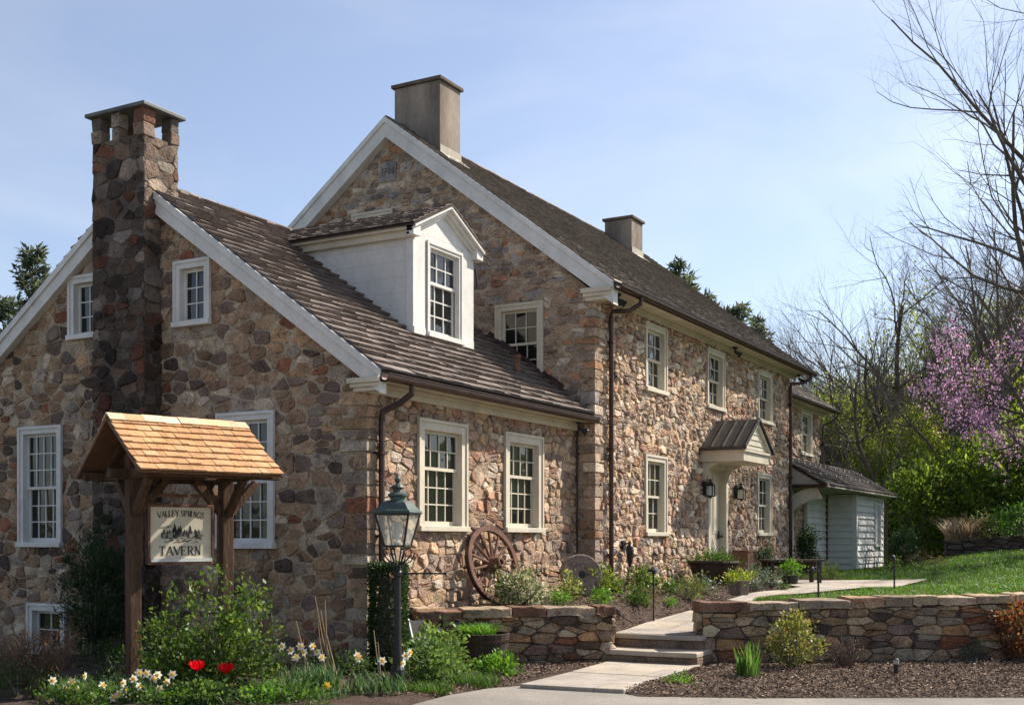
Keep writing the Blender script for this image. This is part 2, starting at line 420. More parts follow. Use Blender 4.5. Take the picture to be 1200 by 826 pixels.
def clip(poly, a, b_, c):
    """keep the part with a*u + b*v <= c"""
    out = []; n = len(poly)
    for i in range(n):
        p = poly[i]; q = poly[(i + 1) % n]; dp = a * p[0] + b_ * p[1] - c; dq = a * q[0] + b_ * q[1] - c
        if dp <= 0: out.append(p)
        if (dp < 0 < dq) or (dq < 0 < dp):
            t = dp / (dp - dq); out.append((p[0] + (q[0] - p[0]) * t, p[1] + (q[1] - p[1]) * t))
    return out

def clip_poly(poly, conv):
    n = len(conv)
    for i in range(n):
        p = conv[i]; q = conv[(i + 1) % n]; a, b_ = (q[1] - p[1]), -(q[0] - p[0])     # conv anticlockwise
        poly = clip(poly, a, b_, a * p[0] + b_ * p[1])
        if len(poly) < 3: return []
    return poly

def area(p): return abs(sum(p[i][0] * p[(i + 1) % len(p)][1] - p[(i + 1) % len(p)][0] * p[i][1] for i in range(len(p)))) / 2

def cut_hole(poly, h):
    u0, u1, v0, v1 = h
    if max(p[0] for p in poly) <= u0 or min(p[0] for p in poly) >= u1 or max(p[1] for p in poly) <= v0 or min(p[1] for p in poly) >= v1: return poly
    best = []
    for a, b_, c in ((1, 0, u0), (-1, 0, -u1), (0, 1, v0), (0, -1, -v1)):
        q = clip(poly, a, b_, c)
        if len(q) > 2 and (not best or area(q) > area(best)): best = q
    return best

def wall_sheet(mb, fr, outline, holes, n=0.0, col=(1, 1, 1), mat=0):
    us = sorted({p[0] for p in outline} | {h[k] for h in holes for k in (0, 1)})
    vs = sorted({p[1] for p in outline} | {h[k] for h in holes for k in (2, 3)})
    for ua, ub in zip(us, us[1:]):
        for va, vb in zip(vs, vs[1:]):
            um, vm = (ua + ub) / 2, (va + vb) / 2
            if any(h[0] < um < h[1] and h[2] < vm < h[3] for h in holes): continue
            q = clip_poly([(ua, va), (ub, va), (ub, vb), (ua, vb)], outline)
            if len(q) > 2 and area(q) > 1e-5: mb.add([fr.p(u, v, n) for u, v in q], [tuple(range(len(q)))], col, mat)

def pick(rng, pal):
    t = rng.random() * sum(p[1] for p in pal)
    for c, w_ in pal:
        t -= w_
        if t <= 0: break
    k = rng.uniform(.78, 1.22); return (c[0] * k, c[1] * k * rng.uniform(.98, 1.02), c[2] * k * rng.uniform(.96, 1.03))

def stones(mb, fr, outline, holes, rowh, wid, relief, gap, pal, seed, keep=None, jit=.3, rough=.5, mat=0, colf=None, rnd=.15, mdep=.004):
    rng = random.Random(seed)
    u0 = min(p[0] for p in outline) - .3; u1 = max(p[0] for p in outline) + .3
    v = min(p[1] for p in outline) - .2; vmax = max(p[1] for p in outline) + .3
    seeds = []
    while v < vmax:
        h = rng.uniform(*rowh); u = u0 + rng.uniform(-.2, 0)
        while u < u1:
            w_ = rng.uniform(*wid) * (1.5 if rng.random() < .08 else 1)
            split = rng.random()
            if split < .1:
                for k, q in ((.22, -.27), (.78, -.25), (.5, .3)): seeds.append((u + w_ * (.5 + q), v + h * k))
            elif split < .28:
                for k in (.25, .75): seeds.append((u + w_ / 2 + rng.uniform(-.1, .1) * w_, v + h * k))
            else:
                seeds.append((u + w_ / 2 + rng.uniform(-jit, jit) * w_ * .3, v + h / 2 + rng.uniform(-jit, jit) * h * .75))
            u += w_
        v += h
    A = (sum(wid) / sum(rowh)) * .9                       # anisotropy of the cells
    cell = wid[1]; grid = {}
    for i, (a, b_) in enumerate(seeds): grid.setdefault((int(a // cell), int(b_ // cell)), []).append(i)
    for i, (a, b_) in enumerate(seeds):
        if keep and not keep(a, b_): continue
        W_ = wid[1] * 1.1; H_ = rowh[1] * 1.3
        poly = [(a - W_, b_ - H_), (a + W_, b_ - H_), (a + W_, b_ + H_), (a - W_, b_ + H_)]
        gi, gj = int(a // cell), int(b_ // cell); nb = []
        for di in (-1, 0, 1):
            for dj in (-1, 0, 1): nb += grid.get((gi + di, gj + dj), [])
        nb.sort(key=lambda k: (seeds[k][0] - a) ** 2 + ((seeds[k][1] - b_) * A) ** 2)
        for k in nb[1:22]:
            du = seeds[k][0] - a; dv = (seeds[k][1] - b_) * A * A
            poly = clip(poly, du, dv, du * (a + seeds[k][0]) / 2 + dv * (b_ + seeds[k][1]) / 2)
            if len(poly) < 3: break
        if len(poly) < 3: continue
        poly = clip_poly(poly, outline)
        for h in holes:
            if len(poly) > 2: poly = cut_hole(poly, h)
        if len(poly) < 3: continue
        # drop tiny edges
        q = [p for k, p in enumerate(poly) if math.hypot(p[0] - poly[k - 1][0], p[1] - poly[k - 1][1]) > .018]
        if len(q) < 3 or area(q) < .0022: continue
        cu = sum(p[0] for p in q) / len(q); cv = sum(p[1] for p in q) / len(q)
        rad = math.sqrt(area(q) / math.pi)
        if rad < gap * 1.3: continue
        ng = len(q); base = []
        for k in range(ng):                                  # inset by the joint and round the corners
            p, q1, q2 = q[k], q[k - 1], q[(k + 1) % ng]
            for o_ in (q1, q2):
                x = p[0] + (o_[0] - p[0]) * rnd; y = p[1] + (o_[1] - p[1]) * rnd
                dd = math.hypot(x - cu, y - cv); f = max(.35, 1 - gap * rng.uniform(.75, 1.35) / max(dd, .01))
                base.append((cu + (x - cu) * f, cv + (y - cv) * f))
        nb_ = len(base); hgt = relief * rng.uniform(.35, 1.25); tu = rng.uniform(-1, 1) * rough * .25; tv = rng.uniform(-1, 1) * rough * .25
        col = pick(rng, pal)
        if colf: col = colf(cu, cv, col, rng)
        V = []
        for (sc, hh) in ((1.0, -mdep), (.985, .6), (.89 - rng.random() * .06, .93), (.5, 1.0)):
            for (x, y) in base:
                x2 = cu + (x - cu) * sc; y2 = cv + (y - cv) * sc
                if hh < 0: hz = hh
                else: hz = hgt * hh + (tu * (x2 - cu) + tv * (y2 - cv)) * hh + rng.uniform(-1, 1) * relief * .16 * rough
                V.append(fr.p(x2, y2, max(hz, -mdep)))
        V.append(fr.p(cu + rng.uniform(-.1, .1) * rad, cv + rng.uniform(-.1, .1) * rad, hgt * rng.uniform(.85, 1.15)))
        F = [(r_ * nb_ + k, r_ * nb_ + (k + 1) % nb_, (r_ + 1) * nb_ + (k + 1) % nb_, (r_ + 1) * nb_ + k) for r_ in range(3) for k in range(nb_)]
        F += [(3 * nb_ + k, 3 * nb_ + (k + 1) % nb_, 4 * nb_) for k in range(nb_)]
        mb.add(V, F, col, mat)

def quoins(mb, fu, u_edge, su, fv, v_edge, sv, z0, z1, pal, seed, relief=.035):
    """big corner stones: su/sv = +1 or -1, the way each face runs away from the corner; returns the keep-out boxes of both faces"""
    rng = random.Random(seed); z = z0; ha = []; hb = []; flip = 0
    while z < z1 - .1:
        h = min(rng.uniform(.11, .24), z1 - z); la, lb = (rng.uniform(.24, .42), rng.uniform(.13, .22)) if flip else (rng.uniform(.13, .22), rng.uniform(.24, .42))
        flip ^= 1; g = .014; e = relief * rng.uniform(.6, 1.1)
        c = fu.p(u_edge, 0, 0)
        vs = []
        for zz in (z + g, z + h - g):
            ja, jb = rng.uniform(-.02, .02), rng.uniform(-.02, .02)
            p0 = c + fu.n * e + fv.n * e; pa = c + fu.u * (su * (la + ja)) + fu.n * e; pb = c + fv.u * (sv * (lb + jb)) + fv.n * e
            pa2 = c + fu.u * (su * la) - fu.n * .05; pb2 = c + fv.u * (sv * lb) - fv.n * .05; p2 = c - fu.n * .05 - fv.n * .05
            for p in (p0, pa, pa2, p2, pb2, pb): vs.append(Vector((p.x + rng.uniform(-.006, .006), p.y + rng.uniform(-.006, .006), zz + rng.uniform(-.012, .012))))
        mb.add(vs, [(0, 1, 2, 3), (0, 3, 4, 5), (6, 9, 8, 7), (6, 11, 10, 9), (0, 6, 7, 1), (1, 7, 8, 2), (4, 10, 11, 5), (5, 11, 6, 0)], pick(rng, pal))
        ha.append((min(u_edge, u_edge + su * la) - .05, max(u_edge, u_edge + su * la) + .05 * 0, z, z + h) if su > 0 else (u_edge - la, u_edge + .05, z, z + h))
        hb.append((v_edge - .05, v_edge + lb, z, z + h) if sv > 0 else (v_edge - lb, v_edge + .05, z, z + h))
        z += h
    return ha, hb

# ------------------------------------------------------------------ windows
def window(fr, u0, u1, v0, v1, cols, up, low, parent, casing=.10, proud=.045, rec=.13, single=False, mat='white', sill=True, label=None):
    mb = MB()
    fr.box(mb, u0, u0 + casing, v0, v1, -rec, proud); fr.box(mb, u1 - casing, u1, v0, v1, -rec, proud)
    fr.box(mb, u0 + casing, u1 - casing, v1 - casing, v1, -rec, proud)
    # stepped backband round the casing and head drip
    fr.box(mb, u0 - .022, u0 + .022, v0, v1 + .022, proud - .03, proud + .018); fr.box(mb, u1 - .022, u1 + .022, v0, v1 + .022, proud - .03, proud + .018)
    fr.box(mb, u0 + .022, u1 - .022, v1 - .022, v1 + .022, proud - .03, proud + .018)
    w = mb.build('window', M[mat], parent)
    if label: w['label'] = label
    a, b_, t = u0 + casing, u1 - casing, v1 - casing; bt = v0 + .055
    if sill:
        mb = MB(); fr.box(mb, u0 - .03, u1 + .03, v0 - .02, v0 + .055, -rec, proud + .05); mb.build('sill', M[mat], w, bevel=.006)
    else:
        mb = MB(); fr.box(mb, u0 + casing, u1 - casing, v0, v0 + .055, -rec, proud - .004); mb.build('sill', M[mat], w)
    def sash(va, vb, rows, n):
        mb = MB(); s_ = .045; th = .035
        fr.box(mb, a, a + s_, va, vb, n - th, n); fr.box(mb, b_ - s_, b_, va, vb, n - th, n)
        fr.box(mb, a + s_, b_ - s_, vb - s_, vb, n - th, n); fr.box(mb, a + s_, b_ - s_, va, va + s_ * (1.5 if n < -.06 else 1), n - th, n)
        iu0, iu1, iv0, iv1 = a + s_, b_ - s_, va + s_ * (1.5 if n < -.06 else 1), vb - s_
        for k in range(1, cols):
            x = iu0 + (iu1 - iu0) * k / cols; fr.box(mb, x - .009, x + .009, iv0, iv1, n - th + .004, n - .006)
        for k in range(1, rows):
            y = iv0 + (iv1 - iv0) * k / rows; fr.box(mb, iu0, iu1, y - .009, y + .009, n - th + .006, n - .008)
        mb.build('sash', M[mat], w)
        mb = MB()
        for i in range(cols):
            for j in range(rows):
                x0, x1 = iu0 + (iu1 - iu0) * i / cols, iu0 + (iu1 - iu0) * (i + 1) / cols
                y0, y1 = iv0 + (iv1 - iv0) * j / rows, iv0 + (iv1 - iv0) * (j + 1) / rows
                ta, tb = R.uniform(-.003, .003), R.uniform(-.003, .003); nn = n - .024
                mb.add([fr.p(x0, y0, nn - ta - tb), fr.p(x1, y0, nn + ta - tb), fr.p(x1, y1, nn + ta + tb), fr.p(x0, y1, nn - ta + tb)], [(0, 1, 2, 3)])
        mb.build('pane', M['glass'], w)
    if single: sash(bt, t, up, -.05)
    else:
        mid = bt + (t - bt) * low / (up + low)
        sash(mid - .02, t, up, -.03); sash(bt, mid + .025, low, -.068)
    return w

# ------------------------------------------------------------------ shingles
def shingles(mb, o, u, up, L, Hh, expo, wid, pal, seed, th=.022, lift=.012, keep=None, jit=.012, mat=0):
    """courses of single boards: o = lower corner, u = along the eave, up = unit vector up the slope"""
    rng = random.Random(seed); o = Vector(o); u = Vector(u); up = Vector(up); nrm = u.cross(up).normalized()
    if nrm.z < 0: nrm = -nrm
    rows = int(math.ceil(Hh / expo)); e = Hh / rows; W0 = sum(p[1] for p in pal); mean = [sum(p[0][i] * p[1] for p in pal) / W0 for i in range(3)]
    for j in range(rows):
        x = -rng.uniform(0, wid[1]); rowj = rng.uniform(-.004, .004)
        while x < L:
            w = rng.uniform(*wid); a = max(x + .003, 0); b_ = min(x + w - .003, L); x += w
            if b_ - a < .02: continue
            if keep and not keep((a + b_) / 2, j * e): continue
            lo = j * e - rng.uniform(0, jit) - .01 + rowj; hi = min((j + 1) * e + .02, Hh + .01)
            t0 = th * rng.uniform(.75, 1.25); k = lift
            p = [o + u * a + up * lo + nrm * (k + t0 * .25), o + u * b_ + up * lo + nrm * (k + t0 * .25), o + u * b_ + up * hi + nrm * .004, o + u * a + up * hi + nrm * .004,
                 o + u * a + up * lo + nrm * (k + t0), o + u * b_ + up * lo + nrm * (k + t0 * rng.uniform(.9, 1.1)), o + u * b_ + up * hi + nrm * .012, o + u * a + up * hi + nrm * .012]
            c_ = pick(rng, pal); c_ = [(c_[i] * .55 + mean[i] * .45) for i in range(3)]
            mb.add(p, [(4, 5, 6, 7), (0, 4, 7, 3), (1, 2, 6, 5), (0, 1, 5, 4)], c_, mat)

# ------------------------------------------------------------------ the stone tavern
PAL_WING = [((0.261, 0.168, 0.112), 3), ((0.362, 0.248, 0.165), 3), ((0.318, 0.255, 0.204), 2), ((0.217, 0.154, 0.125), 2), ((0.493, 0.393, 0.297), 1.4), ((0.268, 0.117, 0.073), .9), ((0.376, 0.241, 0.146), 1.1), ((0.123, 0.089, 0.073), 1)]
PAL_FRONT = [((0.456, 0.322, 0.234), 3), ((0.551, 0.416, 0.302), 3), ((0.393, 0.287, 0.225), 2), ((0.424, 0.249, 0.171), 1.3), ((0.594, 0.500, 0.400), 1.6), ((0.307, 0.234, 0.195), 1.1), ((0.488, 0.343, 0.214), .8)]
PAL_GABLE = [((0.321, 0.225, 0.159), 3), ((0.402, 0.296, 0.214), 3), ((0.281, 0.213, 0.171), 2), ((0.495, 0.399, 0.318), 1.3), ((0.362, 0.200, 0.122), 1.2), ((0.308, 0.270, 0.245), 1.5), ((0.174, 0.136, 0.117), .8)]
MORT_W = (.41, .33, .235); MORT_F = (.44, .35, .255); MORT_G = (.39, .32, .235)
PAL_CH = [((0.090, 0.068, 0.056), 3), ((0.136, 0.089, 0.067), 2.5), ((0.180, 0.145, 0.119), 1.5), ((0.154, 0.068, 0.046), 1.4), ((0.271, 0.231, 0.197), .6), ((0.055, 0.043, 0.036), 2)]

H = thing('stone_tavern', (-13.2, 18.6, 0), 'two-storey rubble stone tavern with lower dormered wing, white sash windows and brown shake roofs', 'building')

G0 = Fr((0, 12.52, 0), (1, 0, 0), (0, -1, 0)); F0 = Fr((-9.17, 0, 0), (0, 1, 0), (1, 0, 0))
G1 = Fr((0, 18.63, 0), (1, 0, 0), (0, -1, 0)); F1 = Fr((-8.82, 0, 0), (0, 1, 0), (1, 0, 0))
F2 = Fr((-9.3, 0, 0), (0, 1, 0), (1, 0, 0))
WR = lambda x: 6.92 - .711 * abs(x + 13.2)           # top of the wing roof
MR = lambda x: 9.63 - .765 * abs(x + 13.08)          # top of the main roof

# openings (u0,u1,v0,v1) on each wall
W_G0 = [((-15.80, -14.86, 1.58, 3.40), 4, 3, 3, False), ((-11.69, -10.70, 1.57, 3.40), 4, 3, 3, False),
        ((-14.67, -14.0, 4.70, 5.62), 2, 3, 0, True), ((-12.50, -11.85, 4.70, 5.60), 2, 3, 0, True), ((-15.60, -14.78, -.06, .68), 2, 2, 0, True)]
W_F0 = [((13.68, 14.92, 1.81, 3.33), 4, 2, 3, False), ((16.08, 17.30, 1.81, 3.33), 4, 2, 3, False)]
W_G1 = [((-10.75, -9.82, 4.50, 5.86), 3, 2, 2, False), ((-13.94, -13.04, 6.9, 7.92), 3, 2, 0, True)]
W_F1 = [((20.79, 21.82, 4.50, 5.76), 3, 2, 2, False), ((24.13, 25.20, 4.50, 5.75), 3, 2, 2, False), ((27.62, 28.70, 4.50, 5.72), 3, 2, 2, False),
        ((20.79, 21.82, 1.77, 3.27), 3, 2, 2, False), ((27.57, 28.63, 1.80, 3.26), 3, 2, 2, False)]
DOOR = (24.19, 25.45, .70, 3.34)
W_F2 = [((33.0, 34.1, 4.08, 5.32), 3, 2, 2, False)]
inner = lambda h: (h[0] + .03, h[1] - .03, h[2] + .03, h[3] - .03)

def wall(name, fr, outline, wins, mort, args, pal, seed, extra=(), relief=.035, keep=None, **kw):
    mb = MB(); hs = [w_[0] for w_ in wins] + list(extra)
    wall_sheet(mb, fr, outline, [inner(h) for h in hs], 0.0, mort)
    return mb, hs

# wing gable wall
out_g0 = [(-17.25, -.6), (-9.17, -.6), (-9.17, WR(-9.17) - .12), (-13.2, WR(-13.2) - .16), (-17.25, WR(-17.25) - .12)]
out_f0 = [(12.52, -.6), (18.66, -.6), (18.66, 3.74), (12.52, 3.74)]
mbg = MB(); mbf = MB()
qa, qb = quoins(mbg, G0, -9.17, -1, F0, 12.52, 1, -.3, 3.6, PAL_WING, 3)
hs = [w_[0] for w_ in W_G0]
wall_sheet(mbg, G0, out_g0, [inner(h) for h in hs], 0.0, MORT_W)
def dark_patch(u, v, c, rng):
    f = .55 if (-12.85 < u < -12.3 and 2.6 < v < 4.4 and rng.random() < .7) else 1  # most stones in a patch right of the chimney are darker
    return (c[0] * f, c[1] * f, c[2] * f)
stones(mbg, G0, out_g0, hs + qa, (.10, .28), (.15, .48), .02, .013, PAL_WING, 11, keep=lambda u, v: -17.2 < u < -9 and v > -.5, colf=dark_patch, rough=.8)
mbg.build('gable_wall', M['stone'], H)
hs = [w_[0] for w_ in W_F0]
wall_sheet(mbf, F0, out_f0, [inner(h) for h in hs], 0.0, (.33, .26, .195))
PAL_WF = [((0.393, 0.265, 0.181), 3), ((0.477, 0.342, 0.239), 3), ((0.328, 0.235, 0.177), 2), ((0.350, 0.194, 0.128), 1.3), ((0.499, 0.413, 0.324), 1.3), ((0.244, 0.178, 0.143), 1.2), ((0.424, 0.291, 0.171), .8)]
stones(mbf, F0, out_f0, hs + qb, (.09, .25), (.13, .42), .028, .012, PAL_WF, 12, rough=1.0)
mbf.build('front_wall', M['stone'], H)
# main block
out_g1 = [(-17.35, -.6), (-8.82, -.6), (-8.82, 5.92), (-13.08, MR(-13.08) - .16), (-17.35, MR(-17.35) - .16)]
out_f1 = [(18.63, -.6), (30.3, -.6), (30.3, 5.95), (18.63, 5.95)]
mbg = MB(); mbf = MB()
qa, qb = quoins(mbg, G1, -8.82, -1, F1, 18.63, 1, .2, 5.9, PAL_GABLE, 5)
hs = [w_[0] for w_ in W_G1]
date_hole = (-13.36, -12.92, 8.44, 8.86)
wall_sheet(mbg, G1, out_g1, [inner(h) for h in hs], 0.0, MORT_G)
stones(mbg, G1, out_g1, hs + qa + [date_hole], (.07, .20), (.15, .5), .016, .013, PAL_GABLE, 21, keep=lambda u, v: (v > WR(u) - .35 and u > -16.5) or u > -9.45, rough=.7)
mbg.build('gable_wall', M['stone'], H)
hs = [w_[0] for w_ in W_F1] + [DOOR]
wall_sheet(mbf, F1, out_f1, [inner(h) for h in hs], 0.0, MORT_F)
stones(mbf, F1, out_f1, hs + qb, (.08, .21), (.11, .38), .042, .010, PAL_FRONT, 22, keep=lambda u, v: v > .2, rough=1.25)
mbf.build('front_wall', M['stone'], H)
# rear addition front + its far end
mb = MB(); out_f2 = [(30.3, -.6), (35.0, -.6), (35.0, 5.45), (30.3, 5.45)]
hs = [w_[0] for w_ in W_F2] + [(31.15, 32.25, .6, 3.05)]
wall_sheet(mb, F2, out_f2, [inner(h) for h in hs], 0.0, MORT_F)
stones(mb, F2, out_f2, hs, (.11, .25), (.13, .38), .045, .010, PAL_FRONT, 23, keep=lambda u, v: v > .2, rough=1.2)
G3 = Fr((0, 35.0, 0), (-1, 0, 0), (0, 1, 0))
wall_sheet(mb, G3, [(9.3, -.6), (17, -.6), (17, 5.5), (13.1, 8.2), (9.3, 5.5)], [], 0.0, MORT_G)
mb.build('addition_wall', M['stone'], H)
# plain back and end walls that close the volumes
mb = MB()
for fr, o_ in ((Fr((-17.25, 0, 0), (0, 1, 0), (-1, 0, 0)), [(12.52, -.6), (18.7, -.6), (18.7, 3.8), (12.52, 3.8)]),
               (Fr((-17.35, 0, 0), (0, 1, 0), (-1, 0, 0)), [(18.63, -.6), (30.3, -.6), (30.3, 6.1), (18.63, 6.1)]),
               (Fr((-17.0, 0, 0), (0, 1, 0), (-1, 0, 0)), [(30.3, -.6), (35.0, -.6), (35.0, 5.5), (30.3, 5.5)]),
               (Fr((0, 30.3, 0), (1, 0, 0), (0, 1, 0)), out_g1)):
    wall_sheet(mb, fr, o_, [], 0, MORT_G)
mb.build('back_wall', M['stone'], H)

for fr, lst in ((G0, W_G0), (F0, W_F0), (G1, W_G1), (F1, W_F1), (F2, W_F2)):
    for (h, c_, a_, l_, sg) in lst:
        cream = fr in (F1, F0, F2, G1)
        window(fr, *h, c_, a_, l_, H, single=sg, casing=.13 if fr is F0 else (.095 if fr is G0 else .10), mat='cream' if cream else 'white', rec=.15)

# date stone "1744"
def seg(mb, fr, ax, ay, bx, by, w, n0, n1):
    d = Vector((bx - ax, by - ay)); L = d.length or 1e-6; px_, py_ = -d.y / L * w / 2, d.x / L * w / 2
    q = [(ax + px_, ay + py_), (bx + px_, by + py_), (bx - px_, by - py_), (ax - px_, ay - py_)]
    a = [fr.p(u, v, n) for n in (n0, n1) for u, v in q]
    mb.add(a, [(0, 1, 2, 3), (4, 7, 6, 5), (0, 4, 5, 1), (1, 5, 6, 2), (2, 6, 7, 3), (3, 7, 4, 0)])
TN, TK = .07, .15      # thin and thick strokes
GLY = {'V': ((0, 1, .42, 0, TK), (.42, 0, .8, 1, TN), (-.1, 1, .14, 1, .05), (.68, 1, .92, 1, .05)),
       'A': ((.0, 0, .38, 1, TN), (.38, 1, .78, 0, TK), (.16, .36, .6, .36, .06), (-.1, 0, .12, 0, .05), (.64, 0, .9, 0, .05)),
       'L': ((.12, 0, .12, 1, TK), (0, 1, .26, 1, .05), (0, 0, .62, 0, .06), (.62, 0, .62, .24, .05)),
       'E': ((.12, 0, .12, 1, TK), (0, 1, .6, 1, .06), (0, 0, .62, 0, .06), (.12, .52, .46, .52, .06), (.6, 1, .6, .8, .05), (.62, 0, .62, .22, .05), (.46, .62, .46, .42, .05)),
       'Y': ((0, 1, .38, .5, TK), (.76, 1, .4, .5, TN), (.4, .52, .4, 0, TK), (-.1, 1, .14, 1, .05), (.64, 1, .88, 1, .05), (.26, 0, .54, 0, .05)),
       'S': ((.58, .78, .5, .96, .08), (.5, .96, .26, 1, .08), (.26, 1, .08, .86, .12), (.08, .86, .1, .66, .14), (.1, .66, .5, .42, .14), (.5, .42, .58, .24, .14), (.58, .24, .42, .03, .11), (.42, .03, .18, .02, .08), (.18, .02, .04, .22, .08)),
       'P': ((.12, 0, .12, 1, TK), (0, 1, .42, 1, .06), (.42, 1, .6, .88, .1), (.6, .88, .6, .62, .13), (.6, .62, .42, .48, .1), (.42, .48, .12, .48, .06), (0, 0, .26, 0, .05)),
       'R': ((.12, 0, .12, 1, TK), (0, 1, .42, 1, .06), (.42, 1, .6, .88, .1), (.6, .88, .6, .64, .13), (.6, .64, .42, .5, .1), (.42, .5, .12, .5, .06), (.36, .5, .68, 0, TK), (.62, 0, .82, 0, .05), (0, 0, .26, 0, .05)),
       'I': ((.12, 0, .12, 1, TK), (0, 1, .26, 1, .05), (0, 0, .26, 0, .05)),
       'N': ((.1, 0, .1, 1, TN), (.1, 1, .66, 0, TK), (.66, 0, .66, 1, TN), (-.05, 1, .16, 1, .05), (-.04, 0, .24, 0, .05), (.54, 1, .8, 1, .05)),
       'G': ((.68, .78, .5, .97, .07), (.5, .97, .26, .97, .09), (.26, .97, .06, .7, .13), (.06, .7, .06, .3, .14), (.06, .3, .26, .03, .13), (.26, .03, .52, .03, .08), (.52, .03, .66, .14, .1), (.66, .1, .66, .42, .13), (.54, .42, .78, .42, .05)),
       'T': ((.36, 0, .36, 1, TK), (0, 1, .72, 1, .06), (0, 1, 0, .78, .05), (.72, 1, .72, .78, .05), (.22, 0, .5, 0, .05)),
       '1': ((.3, 0, .3, 1, .14), (.3, 1, .1, .8, .1)), '7': ((0, 1, .6, 1, .12), (.6, 1, .2, 0, .14)),
       '4': ((.5, 0, .5, 1, .13), (.5, 1, .0, .34, .1), (0, .34, .72, .34, .11))}
ADV = {'I': .42, 'L': .74, 'E': .78, 'P': .76, 'S': .74, '1': .55}
def text_w(s): return sum(ADV.get(ch, .92) if ch != ' ' else .45 for ch in s)
mb = MB(); fr = G1
mb.prism([fr.p(u, v, -.01) for u, v in ((-13.33, 8.47), (-12.95, 8.46), (-12.94, 8.8), (-13.02, 8.84), (-13.3, 8.83))], (0, -.035, 0), (.25, .235, .225))
ds_ = mb.build('date_stone', M['stone'], H, bevel=.01)
mb = MB(); x = -13.28
for ch in '1744':
    for (ax, ay, bx, by, w) in GLY[ch]: seg(mb, G1, x + ax * .10, 8.57 + ay * .15, x + bx * .10, 8.57 + by * .15, w * .11, .02, .031)
    x += ADV.get(ch, .85) * .1
mb.build('carved_date', M['pot'], ds_)

# ---- roofs
PAL_SH = [((.165, .132, .115), 3), ((.19, .155, .138), 2.5), ((.14, .11, .096), 2), ((.225, .19, .172), 1.3), ((.16, .122, .104), 1.5)]
PAL_SM = [((0.169, 0.144, 0.124), 3), ((0.202, 0.173, 0.151), 2.5), ((0.137, 0.114, 0.100), 2.5), ((0.247, 0.218, 0.193), 1.2), ((0.150, 0.133, 0.104), .7)]
def roof(name, xr, zr, m_, xe, xb, y0, y1, pal, seed, expo, wid, th, keep=None):
    mb = MB(); T = .10
    # deck (thickness below the shingles), closed prism of the two slopes
    pts = [(xe, zr - m_ * abs(xe - xr)), (xr, zr), (xb, zr - m_ * abs(xb - xr)), (xb, zr - m_ * abs(xb - xr) - T), (xr, zr - T * 1.2), (xe, zr - m_ * abs(xe - xr) - T)]
    a = [(x, y0, z) for x, z in pts]; b_ = [(x, y1, z) for x, z in pts]; n = 6
    mb.add(a + b_, [(0, 1, 4, 5), (1, 2, 3, 4), (6, 11, 10, 7), (7, 10, 9, 8)] + [(i, (i + 1) % n, n + (i + 1) % n, n + i) for i in range(n)], (.06, .045, .038))
    for (xa, sg) in ((xe, -1), (xb, 1)):
        up = Vector((xr - xa, 0, m_ * abs(xr - xa))); Ls = up.length; up.normalize()
        if sg < 0 or name == 'wing_roof': shingles(mb, (xa, y0 - .02, zr - m_ * abs(xa - xr)), (0, 1, 0), up, y1 - y0 + .02, Ls, expo, wid, pal, seed + sg, th=th, keep=keep if sg < 0 else None)
    # ridge boards
    up = Vector((1, 0, -m_)).normalized(); x = y0
    rr = random.Random(seed)
    while x < y1:
        w = min(rr.uniform(.3, .6), y1 - x)
        for s_ in (1, -1):
            u_ = Vector((s_, 0, -m_)).normalized(); nr = Vector((s_ * m_, 0, 1)).normalized(); o_ = Vector((xr, x, zr)) + nr * (.035 + rr.uniform(0, .008))
            mb.add([o_ - u_ * .02, o_ + u_ * .16, o_ + u_ * .16 + MY * (w - .004), o_ - u_ * .02 + MY * (w - .004), o_ + u_ * .16 - nr * .03, o_ + u_ * .16 + MY * (w - .004) - nr * .03],
                   [(0, 1, 2, 3), (1, 4, 5, 2)], pick(rr, pal))
        x += w
    return mb.build(name, M['shake'], H)
wing_roof = roof('wing_roof', -13.2, 6.92, .711, -8.84, -17.56, 12.41, 18.60, PAL_SH, 31, .205, (.12, .30), .055, keep=lambda a, b_: True)
main_roof = roof('main_roof', -13.08, 9.63, .765, -8.34, -17.82, 18.47, 30.9, PAL_SM, 41, .16, (.08, .2), .03)
add_roof = roof('addition_roof', -13.1, 8.45, .70, -8.9, -17.3, 30.85, 35.6, PAL_SM, 51, .16, (.1, .22), .022)

# rake boards, cornice returns, eave boxes
def rake(fr, zf, x0, xr, x1, n, hgt, mat='white'):
    mb = MB()
    for xa in (x0, x1):
        q = [(xr, zf(xr) + .004), (xa, zf(xa) + .004), (xa, zf(xa) - .03 - hgt), (xr, zf(xr) - .03 - hgt)]
        a = [fr.p(u, v, n_) for n_ in (0.0, n) for u, v in q]
        mb.add(a, [(0, 1, 2, 3), (4, 7, 6, 5), (0, 4, 5, 1), (1, 5, 6, 2), (2, 6, 7, 3)])
        q = [(xr, zf(xr) + .008), (xa, zf(xa) + .008), (xa, zf(xa) - .10), (xr, zf(xr) - .10)]       # upper moulding
        a = [fr.p(u, v, n_) for n_ in (n, n + .03) for u, v in q]
        mb.add(a, [(4, 7, 6, 5), (0, 4, 5, 1), (1, 5, 6, 2), (2, 6, 7, 3)])
    mb.build('rake_board', M[mat], H)
rake(G0, WR, -8.86, -13.2, -17.55, .135, .275)
rake(G1, MR, -8.38, -13.08, -17.8, .185, .345)
